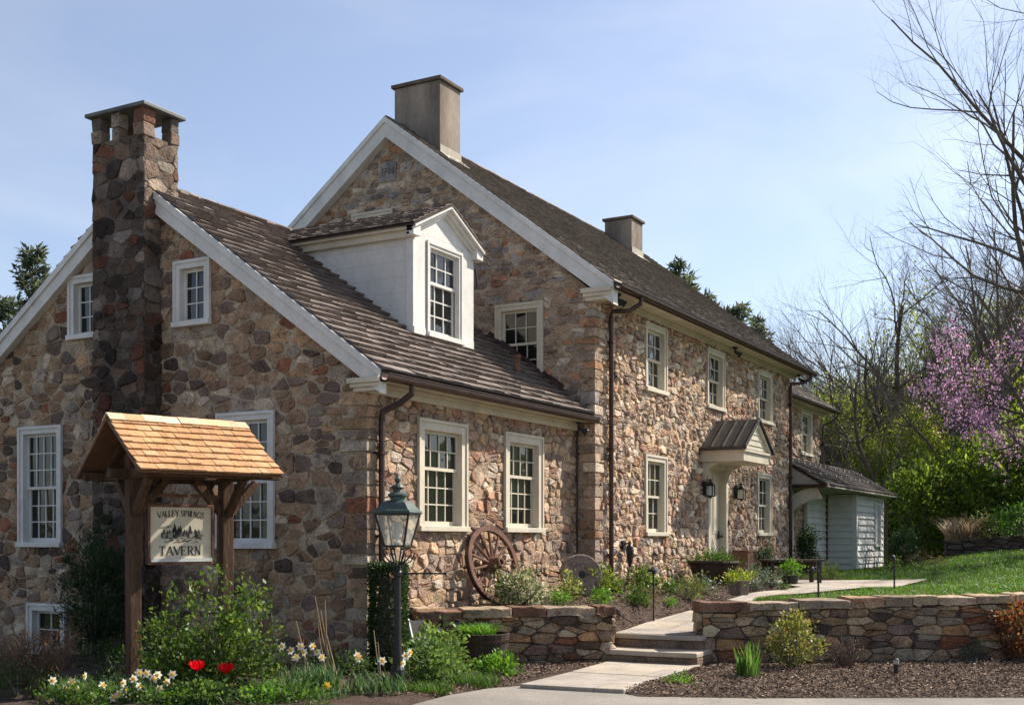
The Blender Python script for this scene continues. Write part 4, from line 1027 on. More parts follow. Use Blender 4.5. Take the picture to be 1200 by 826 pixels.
# ------------------------------------------------------------------ street lamp
def lantern_post():
    x, y = spot(466, 13.15); t = thing('lamp_post', (x, y, 0), 'tall black lamp post with verdigris-topped glass lantern by the tavern corner', 'street lamp')
    B = Vector((x, y, 0)); ph = math.radians(45) + YAW - .25
    mb = MB(); mb.lathe(B, [(.085, -.1), (.085, .25), (.062, .3), (.05, .5), (.043, .6), (.039, 1.30), (.055, 1.32), (.055, 1.36), (.04, 1.38), (.038, 1.44)], 12); mb.build('post', M['iron'], t)
    mb = MB(); a = -.17; ax = RGT * math.cos(a) + FWD * math.sin(a)
    mb.tube([B + UP * 1.345 - ax * .02, B + UP * 1.345 + ax * .56], .011, 6); mb.tube([B + UP * 1.345 + ax * .55, B + UP * 1.345 + ax * .575], .018, 6); mb.build('ladder_bar', M['iron'], t)
    mb = MB()
    for k in range(4):
        q = ph + k * math.pi / 2; dv = Vector((math.cos(q), math.sin(q), 0))
        mb.tube([B + UP * z + dv * r for r, z in ((.045, 1.37), (.06, 1.45), (.12, 1.50), (.17, 1.555), (.175, 1.61), (.14, 1.635), (.115, 1.615))], .009, 6)
        mb.tube([B + UP * z + dv * r for r, z in ((.04, 1.40), (.05, 1.5), (.075, 1.58), (.10, 1.655))], .008, 6)
        mb.tube([B + UP * z + dv * r for r, z in ((.075, 1.45), (.16, 1.475), (.205, 1.53), (.215, 1.58))], .007, 6)
    mb.build('scrollwork', M['iron'], t)
    zb, z1 = 1.655, 2.02; rb, r1 = .165, .285                         # corner radii of the tapering lantern
    cr = lambda r, z, k: B + UP * z + Vector((math.cos(ph + k * math.pi / 2), math.sin(ph + k * math.pi / 2), 0)) * r
    mb = MB()
    for k in range(4):
        mb.tube([cr(rb, zb, k), cr(r1, z1, k)], .013, 6)
        for (r, z, w) in ((rb, zb, .014), (r1, z1, .016)): mb.beam(cr(r, z, k), cr(r, z, k + 1), w * 1.6, w * 1.6)
    mb.lathe(B + UP * zb, [(.02, -.01), (rb * .95, -.008), (rb * .95, .004), (.02, .01)], 4, ph=ph); mb.build('lantern_frame', M['iron'], t)
    for k in range(4):
        mb = MB(); mb.add([cr(rb * .99, zb, k), cr(rb * .99, zb, k + 1), cr(r1 * .99, z1, k + 1), cr(r1 * .99, z1, k)], [(0, 1, 2, 3)]); mb.build('glass', M['lglass'], t)
    mb = MB()
    mb.lathe(B, [(.31, 2.022), (.325, 2.035), (.31, 2.06), (.285, 2.065), (.20, 2.145), (.15, 2.17), (.09, 2.18)], 4, ph=ph); mb.build('lantern_roof', M['verdigris'], t, bevel=.006)
    mb = MB()
    mb.lathe(B, [(.085, 2.17), (.085, 2.215), (.115, 2.225), (.115, 2.245), (.06, 2.27), (.05, 2.30), (.075, 2.325), (.06, 2.35), (.025, 2.36), (.022, 2.385), (.04, 2.40), (.036, 2.425), (.012, 2.45), (.004, 2.49)], 14)
    mb.build('finial', M['verdigris'], t, smooth=False)
    mb = MB(); mb.lathe(B, [(.05, 1.66), (.05, 1.70), (.02, 1.71), (.02, 1.76), (.045, 1.765), (.045, 1.93), (.04, 1.935)], 10); mb.build('burner', M['white'], t)
    t.scale = (.955, .955, .965)
lantern_post()

# ------------------------------------------------------------------ roofed tavern sign
def tavern_sign():
    ph = math.radians(40); A = RGT * math.cos(ph) + FWD * math.sin(ph); N = RGT * math.sin(ph) - FWD * math.cos(ph)   # N faces the drive
    x, y = spot(156, 13.3); P0 = Vector((x, y, 0)); Lp = 1.21; P1 = P0 + A * Lp
    t = thing('tavern_sign', P0, 'cream tavern sign board hung between brown timber posts under a new cedar shingle roof', 'sign')
    ze, zr_ = 2.45, 3.12; hw = .98
    for p in (P0, P1):
        mb = MB(); mb.obox(p + UP * 1.08, (A, N, UP), (.075, .075, 1.62), jit=.006); mb.build('post', M['timber'], t, bevel=.012)
    mid = (P0 + P1) / 2
    for p in (P0, P1):
        mb = MB(); mb.obox(p + UP * 2.46, (N, A, UP), (.86, .06, .06), jit=.005); mb.build('tie_beam', M['timber'], t, bevel=.01)
        mb = MB(); mb.obox(p + UP * 2.75, (A, N, UP), (.05, .05, .27), jit=.004); mb.build('king_post', M['timber'], t, bevel=.01)
        for s_ in (-1, 1):
            mb = MB(); mb.beam(p + UP * (ze - .02) + N * (s_ * (hw - .02)), p + UP * (zr_ - .07), .07, .09, upv=A.cross(N)); mb.build('rafter', M['timber'], t, bevel=.008)
            mb = MB(); mb.beam(p + UP * 1.98 + N * (s_ * .06), p + UP * 2.42 + N * (s_ * .48), .08, .10); mb.build('brace', M['timber'], t, bevel=.01)
    for p, s_ in ((P0, 1), (P1, -1), (P1, 1)):
        mb = MB(); mb.beam(p + UP * 2.0 + A * (s_ * .06), p + UP * 2.40 + A * (s_ * .42), .08, .10); mb.build('brace', M['timber'], t, bevel=.01)
    mb = MB(); mb.obox(mid + UP * 2.46, (A, N, UP), (Lp / 2 + .3, .055, .055), jit=.004); mb.build('ridge_beam', M['timber'], t, bevel=.01)
    for s_ in (-1, 1):
        mb = MB(); mb.obox(mid + UP * 2.45 + N * (s_ * .80), (A, N, UP), (Lp / 2 + .3, .05, .05), jit=.004); mb.build('eave_beam', M['timber'], t, bevel=.01)
    O = P0 - A * .33; Lr = Lp + .60
    mb = MB(); rng = random.Random(5); PALC = [((.46, .25, .115), 3), ((.51, .29, .14), 3), ((.42, .22, .10), 2), ((.55, .34, .185), 1)]
    for s_ in (-1, 1):
        e = O + N * (s_ * hw) + UP * ze; up = (O + UP * zr_ - e); Ls = up.length; up.normalize()
        nn = A.cross(up); nn = nn if nn.z > 0 else -nn
        mb.prism([e, e + A * Lr, e + A * Lr + up * Ls, e + up * Ls], -nn * .03, (.16, .085, .05))
        shingles(mb, e, A, up, Lr, Ls, .165, (.08, .2), PALC, 33 + s_, th=.026, jit=.014)
        u = 0.0
        while u < Lr:                                            # ridge cap
            w = min(rng.uniform(.2, .28), Lr - u); q = O + UP * (zr_ + .035 + rng.uniform(0, .012)) + A * u
            mb.prism([q - up * .15, q, q + A * (w - .004), q - up * .15 + A * (w - .004)], nn * .016, pick(rng, [((.70, .50, .32), 1), ((.62, .40, .22), 1)])); u += w
    mb.build('shingle_roof', M['cedar'], t)
    # the board, hung on the line between the posts
    u0, u1, v0, v1 = .20, 1.00, 1.40, 2.07; fr = Fr(P0 + N * .0, A, N)
    mb = MB(); w = .035
    for (a, b_, c, e) in ((u0 - w, u1 + w, v1, v1 + w), (u0 - w, u1 + w, v0 - w, v0), (u0 - w, u0, v0, v1), (u1, u1 + w, v0, v1)): fr.box(mb, a, b_, c, e, -.04, .045)
    for u in (u0 - .10, u1 + .10): fr.box(mb, u - .012, u + .012, v0 - .06, v1 + .16, -.012, .012)
    fr.box(mb, .07, Lp - .07, v1 + .12, v1 + .16, -.02, .02)
    mb.build('sign_frame', M['oldwood'], t, bevel=.005)
    mb = MB(); fr.box(mb, u0, u1, v0, v1, -.02, .02); bd = mb.build('sign_board', M['sign'], t)
    mb = MB(); fr.box(mb, u0 + .003, u1 + .0, v0 + .0, v0 + .045, .021, .05); mb.build('ledge', M['white'], bd)
    mb = MB(); n0, n1 = .0205, .0235
    def letters(s, cu, cv, h, k=1.0, arc=0.0, sp=1.0):
        W_ = text_w(s) * h * k * sp; x = -W_ / 2
        for ch in s:
            aw = (ADV.get(ch, .92) if ch != ' ' else .45) * h * k * sp
            if ch != ' ':
                mx_ = x + aw / 2; rot = -mx_ * arc; dy = -mx_ * mx_ * arc / 2
                for (ax, ay, bx, by, w) in GLY[ch]:
                    q = []
                    for (gx, gy) in ((ax, ay), (bx, by)):
                        lx = (gx - .38) * h * k; ly = (gy - .5) * h; q += [cu + mx_ + lx * math.cos(rot) - ly * math.sin(rot), cv + dy + lx * math.sin(rot) + ly * math.cos(rot)]
                    seg(mb, fr, *q, w * h * 1.12, n0, n1)
            x += aw
    cu = (u0 + u1) / 2
    letters('VALLEY SPRINGS', cu, v1 - .075, .072, .78, arc=.62); mb.build('lettering', M['ink'], bd); mb = MB()
    letters('TAVERN', cu - .01, v0 + .135, .105, .98); mb.build('lettering', M['ink'], bd)
    # the little engraved landscape: hills, pines, a pond
    mb = MB(); rng = random.Random(2); mg = MB()
    def flat(mb, pts, n=.0215): mb.prism([fr.p(u, v, .0205) for u, v in pts], N * (n - .0205))
    mk = (v0 + v1) / 2 + .01
    flat(mg, [(cu - .26, mk - .06), (cu + .02, mk - .075), (cu + .26, mk - .05), (cu + .30, mk - .02), (cu + .16, mk + .03), (cu - .1, mk + .04), (cu - .24, mk - .0)])
    flat(mg, [(cu - .30, mk + .07), (cu - .18, mk + .10), (cu - .10, mk + .09), (cu - .20, mk + .06)], .022)
    for k in range(46):
        u = cu + rng.uniform(-.26, .24); v = mk + rng.uniform(-.05, .03) - abs(u - cu) * .05; h = rng.uniform(.03, .075) * (1.35 if abs(u - cu - .03) < .12 else .8); w = h * .28
        for j in range(3): flat(mb, [(u - w * (1 - j * .25), v + h * j * .28), (u + w * (1 - j * .25), v + h * j * .28), (u, v + h * (.5 + j * .28))], .0225 + .0003 * (k % 5) + .0001 * j)
    for k in range(30):
        u = cu + rng.uniform(-.28, .28); v = mk - .075 + rng.uniform(-.035, .02); flat(mb, [(u - rng.uniform(.01, .04), v), (u + rng.uniform(.01, .04), v), (u, v + rng.uniform(.006, .014))], .0222 + .0002 * (k % 6))
    mb.build('painted_trees', M['ink'], bd); mg.build('painted_hills', plain_mat('faded_grey_paint', (.25, .235, .19), .7, .2, (.6, 1.3), 16, bs=.05), bd)
    t.scale = (.927,) * 3; t.location.z = .12
tavern_sign()

# ------------------------------------------------------------------ wagon wheel, millstone, fixtures
def wheel():
    c0 = onX_pt(577, 661, -8.93); c = Vector((-8.92, c0[0], c0[1])); t = thing('wagon_wheel', c, 'old reddish wooden wagon wheel leaning on the sunlit stone wall between two windows', 'wheel')
    tilt = .24; yw = .14
    a1 = Vector((math.sin(yw), math.cos(yw), 0)).normalized(); nx = Vector((math.cos(yw), -math.sin(yw), 0)); a2 = (UP * math.cos(tilt) - nx * math.sin(tilt)).normalized(); a3 = a1.cross(a2)
    Rr = .58; n = 40; mb = MB()
    prof = [(Rr, -.035), (Rr, .035), (Rr - .075, .03), (Rr - .075, -.03), (Rr, -.035)]
    vs = []
    for (r, z) in prof[:4]:
        for k in range(n): q = 2 * math.pi * k / n; vs.append(c + a1 * (r * math.cos(q)) + a2 * (r * math.sin(q)) + a3 * z)
    mb.add(vs, [(i * n + k, i * n + (k + 1) % n, ((i + 1) % 4) * n + (k + 1) % n, ((i + 1) % 4) * n + k) for i in range(4) for k in range(n)])
    mb.build('felloe', M['oldwood'], t, bevel=.006)
    mb = MB(); mb.lathe(c, [(.05, -.16), (.085, -.15), (.10, -.06), (.115, 0), (.10, .06), (.085, .15), (.07, .17), (.045, .17), (.04, .12)], 16, ax=(a1, a2, a3 if a3.x > 0 else -a3)); mb.build('hub', M['oldwood'], t)
    for k in range(14):
        q = 2 * math.pi * (k + .3) / 14; dv = a1 * math.cos(q) + a2 * math.sin(q); mb = MB(); mb.tube([c + dv * .08, c + dv * .3, c + dv * (Rr - .06)], [.025, .02, .021], 7); mb.build('spoke', M['oldwood'], t)
    mb = MB(); vs = []
    for (r, z) in ((Rr + .012, -.033), (Rr + .012, .033), (Rr + .001, .033), (Rr + .001, -.033)):
        for k in range(n): q = 2 * math.pi * k / n; vs.append(c + a1 * (r * math.cos(q)) + a2 * (r * math.sin(q)) + a3 * z)
    mb.add(vs, [(i * n + k, i * n + (k + 1) % n, ((i + 1) % 4) * n + (k + 1) % n, ((i + 1) % 4) * n + k) for i in range(4) for k in range(n)]); mb.build('iron_tyre', M['copper'], t)
def onX_pt(px, py, X):
    t = (px - 600) / 1400; d = X / (C_ * t - S_); return d * (S_ * t + C_), ZC + (634 - py) * d / 1400
wheel()

def millstone():
    x, y = spot(681, 19.6); z = zt(x, y); c = Vector((x, y, z + .33)); t_ = (-FWD * .96 + RGT * .2 + UP * .25).normalized(); a1 = t_.cross(UP).normalized(); a2 = a1.cross(t_)
    mb = MB(); mb.lathe(c, [(.30, -.07), (.345, -.06), (.36, 0), (.345, .06), (.32, .072), (.06, .068), (.05, .0)], 26, (.25, .19, .155), ax=(a1, a2, t_))
    o = mb.build('millstone', M['stone'], None, origin=c); tag(o, 'round pinkish millstone leaning against the wall in the corner of wing and main block', 'millstone')
    mb = MB(); mb.lathe(c + t_ * .07, [(.045, -.01), (.045, .006)], 12, ax=(a1, a2, t_)); mb.build('eye_hole', M['iron'], o)
millstone()

def wall_lantern(y, label):
    c = Vector((-8.82 + .19, y, 2.74)); t = thing('wall_lantern', c, label, 'wall lantern', 'lanterns beside the front door')
    mb = MB(); mb.box(-8.83, -8.74, y - .06, y + .06, 2.58, 2.95); mb.tube([(-8.76, y, 2.9), (-8.66, y, 2.99), (c.x, y, 2.97)], .014, 6); mb.build('bracket', M['iron'], t)
    mb = MB()
    for i in (-1, 1):
        for j in (-1, 1): mb.box(c.x + i * .085 - .012, c.x + i * .085 + .012, y + j * .085 - .012, y + j * .085 + .012, 2.58, 2.83)
    mb.box(c.x - .1, c.x + .1, y - .1, y + .1, 2.55, 2.58); mb.box(c.x - .1, c.x + .1, y - .1, y + .1, 2.825, 2.845)
    mb.lathe((c.x, y, 2.845), [(.15, 0), (.04, .09), (.03, .12), (.045, .14), (.01, .17)], 4, ph=math.pi / 4); mb.lathe((c.x, y, 2.5), [(.01, 0), (.06, .05)], 4, ph=math.pi / 4); mb.build('lantern_frame', M['iron'], t)
    mb = MB(); mb.box(c.x - .075, c.x + .075, y - .075, y + .075, 2.581, 2.82); mb.build('glass', M['lglass'], t)
    k = .82; t.scale = (k, k, k)
wall_lantern(23.9, 'dark metal wall lantern in the shade left of the front door, under the hood')
wall_lantern(25.92, 'dark metal wall lantern on sunlit stone right of the front door')

def floodlight(fr, u, z, label, n=.0, two=True):
    c = fr.p(u, z, n); t = thing('floodlight', c, label, 'floodlight')
    mb = MB(); mb.lathe(c, [(.055, 0), (.055, -.03), (.02, -.035), (.02, -.09)], 12); mb.build('mount', M['iron'], t)
    for s_ in ((-1, 1) if two else (1,)):
        dv = (fr.n * .7 + fr.u * (.6 * s_) - UP * .5).normalized(); a1 = dv.cross(UP).normalized(); a2 = a1.cross(dv); mb = MB()
        mb.lathe(c - UP * .10, [(.02, -.02), (.035, .02), (.035, .07), (.062, .14), (.06, .15), (.045, .135)], 12, ax=(a1, a2, dv)); mb.build('lamp_head', M['iron'], t)
floodlight(F1, 18.95, 5.925, 'small dark twin floodlight under the eave at the main corner', .30)
floodlight(F1, 25.4, 5.925, 'small dark floodlight under the eave above the middle upstairs window', .22, False)
floodlight(F1, 30.45, 5.925, 'small dark floodlight under the eave at the far corner', .22, False)
floodlight(F0, 18.3, 3.675, 'small pale floodlight under the wing eave beside the main block', .22, False)

def dark_fixture():
    c = F1.p(19.78, 1.42, .0); t = thing('hose_hanger', c, 'dark pointed iron hanger on the wall beside the tall downspout', 'wall bracket')
    mb = MB(); F1.box(mb, 19.72, 19.84, 1.5, 1.66, 0, .06); mb.build('back_plate', M['iron'], t)
    mb = MB(); mb.lathe(F1.p(19.78, 1.18, .16), [(.015, 0), (.05, .12), (.075, .3), (.06, .38), (.03, .42), (.012, .48)], 10); mb.tube([F1.p(19.78, 1.6, .04), F1.p(19.78, 1.62, .16)], .015, 6); mb.build('pot_basket', M['iron'], t)
dark_fixture()

def path_light(px, py, h, label, hook=0.0, top='hat'):
    x, y, z = ground_at(px, py); t = thing('path_light', (x, y, z), label, 'path light', 'iron path lights'); mb = MB(); p = Vector((x, y, z))
    if hook:
        mb.tube([p - UP * .1, p + UP * (h - .05), p + UP * h - RGT * .03, p + UP * (h + .01) - RGT * hook], .014, 6); mb.build('stake', M['iron'], t)
        mb = MB(); mb.lathe(p + UP * (h - .02) - RGT * hook, [(.045, -.03), (.03, .02), (.008, .04)], 10); mb.build('lamp_head', M['iron'], t)
    else:
        mb.tube([p - UP * .1, p + UP * h], .012, 6); mb.build('stake', M['iron'], t)
        mb = MB(); mb.lathe(p + UP * h, [(.03, -.06), (.03, -.02), (.10, -.03), (.085, .0), (.03, .035), (.01, .05)], 14); mb.build('lamp_head', M['iron'], t)
path_light(766, 729, .78, 'black iron path light with a small hat standing in the mulch by the steps')
path_light(959, 702, .44, 'black hooked iron path light just behind the wall beside the bench', .09)
path_light(1048, 690, .52, 'slim black iron path light at the edge of the lawn', .02)
def bollard():
    x, y, z = ground_at(1050, 791); t = thing('stub_light', (x, y, z), 'short dark bollard light in the mulch below the long wall', 'path light'); mb = MB()
    mb.lathe((x, y, z), [(.028, -.05), (.028, .12), (.034, .125), (.034, .2), (.02, .21)], 12); mb.build('post', M['iron'], t); 
    mb = MB(); mb.lathe((x, y, z), [(.036, .14), (.036, .19)], 12); mb.build('lens', M['greyboard'], t)
bollard()

# bench by the porch
def bench():
    x, y, z = ground_at(928, 684); B = Vector((x, y, z)); a = Vector((.25, .97, 0)).normalized(); a = RGT * .97 + FWD * .25; n = a.cross(UP)
    t = thing('bench', B, 'dark wooden bench on the mulch beside the far downspout', 'bench'); L = .62
    mb = MB(); [mb.obox(B + UP * .47 + n * k, (a, n, UP), (L, .065, .022)) for k in (-.15, 0, .15)]; mb.build('seat', M['barrel'], t, bevel=.006)
    for i in (-1, 1):
        for j in (-1, 1): mb = MB(); mb.obox(B + a * (i * (L - .1)) + n * (j * .16) + UP * .22, (a, n, UP), (.035, .035, .235)); mb.build('leg', M['barrel'], t, bevel=.005)
    mb = MB(); mb.obox(B + UP * .40, (a, n, UP), (L - .1, .02, .04)); mb.build('rail', M['barrel'], t)
bench()
def iron_chair():
    x, y, z = ground_at(1021, 668); B = Vector((x, y, z)); a = RGT; n = FWD
    t = thing('garden_chair', B, 'small black iron hoop-backed chair on the grass by the clapboard shed', 'chair')
    mb = MB(); mb.lathe(B + UP * .42, [(.22, 0), (.24, .01), (.22, .025), (.02, .026)], 14); mb.build('seat', M['iron'], t)
    for i, j in ((-1, -1), (1, -1), (-1, 1), (1, 1)): mb = MB(); mb.tube([B + a * (i * .17) + n * (j * .17) + UP * .42, B + a * (i * .21) + n * (j * .21)], .016, 6); mb.build('leg', M['iron'], t)
    mb = MB(); mb.tube([B + n * .2 + a * (.2 * math.cos(q)) + UP * (.42 + .5 * math.sin(q)) for q in [math.pi * k / 10 for k in range(11)]], .016, 6); mb.tube([B + n * .2 + UP * .42, B + n * .2 + UP * .9], .012, 6); mb.build('backrest', M['iron'], t)
    t.scale = (.6, .6, .58)
iron_chair()
# A-frame board with pale edges left of the low wall
def aframe():
    x, y = spot(484, 15.6); B = Vector((x, y, 0)); a = RGT * .5 + FWD * .87; n = RGT * .87 - FWD * .5
    t = thing('folding_board', B, 'dark folding A-frame board with pale edges at the end of the low wall', 'folding board')
    for s_ in (-1, 1):
        mb = MB(); u = (UP * .8 - n * (s_ * .22)).normalized(); nn = u.cross(a)
        mb.obox(B + n * (s_ * .13) + UP * .30, (a, u, nn), (.16, .33, .012)); mb.build('panel', M['iron'], t)
        mb = MB()
        for k in (-1, 1): mb.obox(B + n * (s_ * .13) + UP * .30 + a * (k * .172), (a, u, nn), (.014, .36, .016))
        mb.build('frame', M['white'], t)
aframe()

# ------------------------------------------------------------------ foliage helpers
def unit(a): return a / np.maximum(np.linalg.norm(a, axis=1, keepdims=True), 1e-6)
def pal_cols(n, pal, rng, jit=.25):
    cs = np.array([p[0] for p in pal]); w = np.array([p[1] for p in pal], float); i = rng.choice(len(cs), n, p=w / w.sum())
    return cs[i] * (1 + rng.uniform(-jit, jit, (n, 1))) * (1 + rng.uniform(-.06, .06, (n, 3)))
def leaf_quads(P, D, L, W, rng):
    D = unit(D); S = unit(np.cross(D, rng.normal(size=D.shape))); Nn = np.cross(D, S)
    L = L[:, None]; W = W[:, None]; f = rng.uniform(-.25, .25, (len(P), 1)) * W
    return np.stack([P, P + D * L * .45 + S * W * .5 + Nn * f, P + D * L, P + D * L * .45 - S * W * .5 + Nn * f], 1).reshape(-1, 3)
def blades(P, H, lean, width, rng, seg=3, curve=1.0):
    n = len(P); az = rng.uniform(0, 2 * np.pi, n); dv = np.stack([np.cos(az), np.sin(az), np.zeros(n)], 1); sd = np.stack([-np.sin(az + rng.uniform(-.8, .8, n)), np.cos(az), np.zeros(n)], 1)
    pts = []; q = []
    for k in range(seg + 1):
        t = k / seg; c = P + np.array([0, 0, 1.0]) * (H * (t - .18 * curve * t ** 3))[:, None] + dv * (lean * H * t ** 2)[:, None]
        w = width * (1 - .15 * t) if k < seg else width * .12
        pts.append((c + sd * (w / 2)[:, None], c - sd * (w / 2)[:, None]))
    for k in range(seg): q.append(np.stack([pts[k][0], pts[k][1], pts[k + 1][1], pts[k + 1][0]], 1))
    return np.stack(q, 1).reshape(-1, 3), seg
def bush_pts(c, rx, ry, rz, nc, nl, spread, rng, low=.0, up=.4):
    a = rng.normal(size=(nc, 3)); a = unit(a); a[:, 2] = np.abs(a[:, 2]) * (1 - low) + low * a[:, 2]
    rr = rng.uniform(.3, 1.0, (nc, 1)) ** .5 * np.clip(rng.normal(1.0, .13, (nc, 1)), .7, 1.35)
    cl = np.array(c) + a * rr * np.array([rx, ry, rz])
    i = rng.integers(0, nc, nl); P = cl[i] + rng.normal(size=(nl, 3)) * spread
    D = a[i] + rng.normal(size=(nl, 3)) * .8 + np.array([0, 0, up])
    return P, D, cl
G_MID = [((.06, .115, .025), 3), ((.085, .15, .03), 2.5), ((.045, .085, .02), 2), ((.12, .18, .04), 1)]
G_YEL = [((.14, .19, .035), 3), ((.19, .22, .04), 2), ((.09, .14, .03), 2)]
G_DARK = [((.022, .042, .018), 3), ((.03, .058, .022), 2), ((.045, .07, .025), 1)]
G_GREY = [((.10, .13, .085), 2), ((.14, .165, .11), 2), ((.075, .10, .06), 1)]
G_LIME = [((.11, .22, .035), 3), ((.15, .27, .05), 2), ((.08, .16, .03), 1.5)]

def shrub(name, label, cat, pos, rx, ry, h, nl, leaf, pal, seed, nc=None, spread=None, stems=7, el=.5, mat='leaf', up=.4, group=None, base=.0, stemcol='twig', low=.35, srad=.008, lobes=None):
    rng = np.random.default_rng(seed); t = thing(name, pos, label, cat, group); c = np.array([pos[0], pos[1], pos[2] + base + (h - base) * .5])
    if lobes: nl0 = nl
    nc = nc or max(12, nl // 28); spread = spread or leaf * 1.1
    P, D, cl = bush_pts(c, rx, ry, (h - base) * .5, nc, nl, spread, rng, low=1.0 if base > 0 or low > .5 else .9, up=up)
    if lobes:                                                   # a ragged multi-stemmed outline
        Ps, Ds, Cs = [], [], []
        for (dx, dy, hf, rf) in lobes:
            q, e, g = bush_pts((pos[0] + RGT.x * dx + FWD.x * dy, pos[1] + RGT.y * dx + FWD.y * dy, pos[2] + h * hf * .5), rx * rf, ry * rf, h * hf * .5, max(10, nc // len(lobes)), nl // len(lobes), spread, rng, low=.95, up=up); Ps.append(q); Ds.append(e); Cs.append(g)
        P, D, cl = np.concatenate(Ps), np.concatenate(Ds), np.concatenate(Cs); nl = len(P); nc = len(cl)
    P[:, 2] = np.maximum(P[:, 2], pos[2] + .01)
    L = leaf * rng.uniform(.5, 1.4, nl)
    np_mesh('foliage', leaf_quads(P, D, L, L * el * rng.uniform(.75, 1.25, nl), rng), 4, pal_cols(nl, pal, rng), M[mat], t)
    if stems:
        mb = MB(); pv = Vector(pos)
        for k in range(stems):
            q = Vector(cl[int(rng.integers(0, nc))]); b_ = pv + Vector((float(rng.uniform(-.12, .12)) * rx, float(rng.uniform(-.12, .12)) * ry, -.04)); m_ = (b_ + q) / 2 + Vector((0, 0, .1 * h))
            mb.tube([b_, m_, q], [srad * 1.3, srad, srad * .6], 5)
        mb.build('stem', M[stemcol], t)
    return t

def tuft(name, label, cat, pos, r, n, h, width, pal, seed, lean=(.1, .7), group=None, mat='leaf', curve=1.0):
    rng = np.random.default_rng(seed); t = thing(name, pos, label, cat, group)
    a = rng.uniform(0, 2 * np.pi, n); q = r * np.sqrt(rng.uniform(0, 1, n)); P = np.stack([pos[0] + q * np.cos(a), pos[1] + q * np.sin(a), np.full(n, pos[2] - .01)], 1)
    H = h * rng.uniform(.55, 1.1, n); V, sg = blades(P, H, rng.uniform(*lean, n), width * rng.uniform(.7, 1.3, n), rng, curve=curve)
    np_mesh('leaves', V, 4, np.repeat(pal_cols(n, pal, rng), sg, 0), M[mat], t)
    return t

def gp(px, py): x, y, z = ground_at(px, py); return (x, y, z)
def sp(px, d, z=0.0): x, y = spot(px, d); return (x, y, z)
def wpx(px, w, d): return w / 1400 * d

# flowers
def daffodil(parent, p, seed, col=(.80, .78, .70), cup=(.80, .62, .16), s=.048):
    rng = random.Random(seed); p = Vector(p); dv = (-FWD * rng.uniform(.3, 1) + RGT * rng.uniform(-.8, .8) + UP * rng.uniform(-.1, .35)).normalized(); a1 = dv.cross(UP).normalized(); a2 = a1.cross(dv); mb = MB()
    for k in range(6):
        q = 2 * math.pi * k / 6 + rng.random() * .2; e = a1 * math.cos(q) + a2 * math.sin(q); f = a1 * math.cos(q + 1.57) + a2 * math.sin(q + 1.57)
        mb.add([p, p + e * s * .55 + f * s * .36, p + e * s * 1.1 + dv * s * .1, p + e * s * .55 - f * s * .36], [(0, 1, 2, 3)], col)
    mb.lathe(p, [(.25 * s, 0), (.3 * s, .3 * s), (.42 * s, .55 * s), (.34 * s, .5 * s), (.2 * s, .1 * s)], 9, cup, ax=(a1, a2, dv))
    f = mb.build('flower', M['petal'], parent)
    mb = MB(); b_ = Vector((p.x + rng.uniform(-.05, .05), p.y + rng.uniform(-.05, .05), 0)); mb.tube([b_, (b_ + p) / 2 + Vector((rng.uniform(-.03, .03), rng.uniform(-.03, .03), .03)), p - dv * .03 + UP * .02, p], .004, 5, (.09, .16, .04)); mb.build('stalk', M['leaf'], f)

DAF_L = [((.085, .15, .055), 3), ((.12, .19, .075), 2), ((.06, .11, .04), 2), ((.2, .2, .09), .5)]
def daff_clump(label, px, d, r, n, h, fl, seed, col=(.80, .78, .70)):
    p = sp(px, d); t = tuft('daffodil_clump', label, 'daffodils', p, r, n, h * .85, .014, DAF_L, seed, lean=(.05, .55), group='daffodil clumps along the foot of the tavern')
    for k, (fx, fy) in enumerate(fl):
        dd = d - .38 + (k % 3) * .1; x, y = spot(fx, dd); daffodil(t, (x, y, ZC + (634 - fy) * dd / 1400), seed * 10 + k, col)
daff_clump('white daffodil clump in the shade under the left end of the tavern sign', 100, 12.4, .42, 420, .36, [(62, 797), (75, 806), (78, 812), (92, 808), (92, 821), (97, 804), (60, 822), (114, 820), (100, 792), (133, 817), (69, 815), (84, 799), (108, 815), (120, 803), (126, 822), (140, 813)], 201)
daff_clump('white daffodil clump at the foot of the left sign post', 172, 12.4, .40, 420, .36, [(145, 800), (146, 808), (157, 795), (163, 804), (163, 788), (180, 795), (187, 807), (185, 790), (124, 811), (172, 789), (196, 799), (176, 812), (202, 790), (152, 816), (194, 815)], 202)
daff_clump('white daffodil clump beside dry stalks below the gable corner', 362, 13.0, .34, 330, .46, [(331, 757), (341, 762), (352, 757), (366, 757), (372, 764), (377, 770), (357, 764), (347, 770)], 203)
daff_clump('lone yellow daffodil clump at the edge of the mulch', 384, 12.45, .2, 90, .22, [(383, 803)], 204, (.72, .60, .10))
daff_clump('white daffodil clump hugging the foot of the lamp post', 440, 13.0, .36, 300, .34, [(419, 768), (448, 774), (476, 768), (420, 771), (473, 777), (480, 764)], 205)
tuft('strap_leaf_clump', 'long arching strap leaves between the big green shrub and the corner stalks', 'strap leaf plant', sp(330, 12.5), .3, 200, .30, .016, DAF_L, 206, lean=(.3, 1.1))
tuft('strap_leaf_clump', 'low arching strap leaves in front of the shrub under the sign', 'strap leaf plant', sp(250, 12.15), .34, 200, .22, .014, DAF_L, 207, lean=(.3, 1.1))

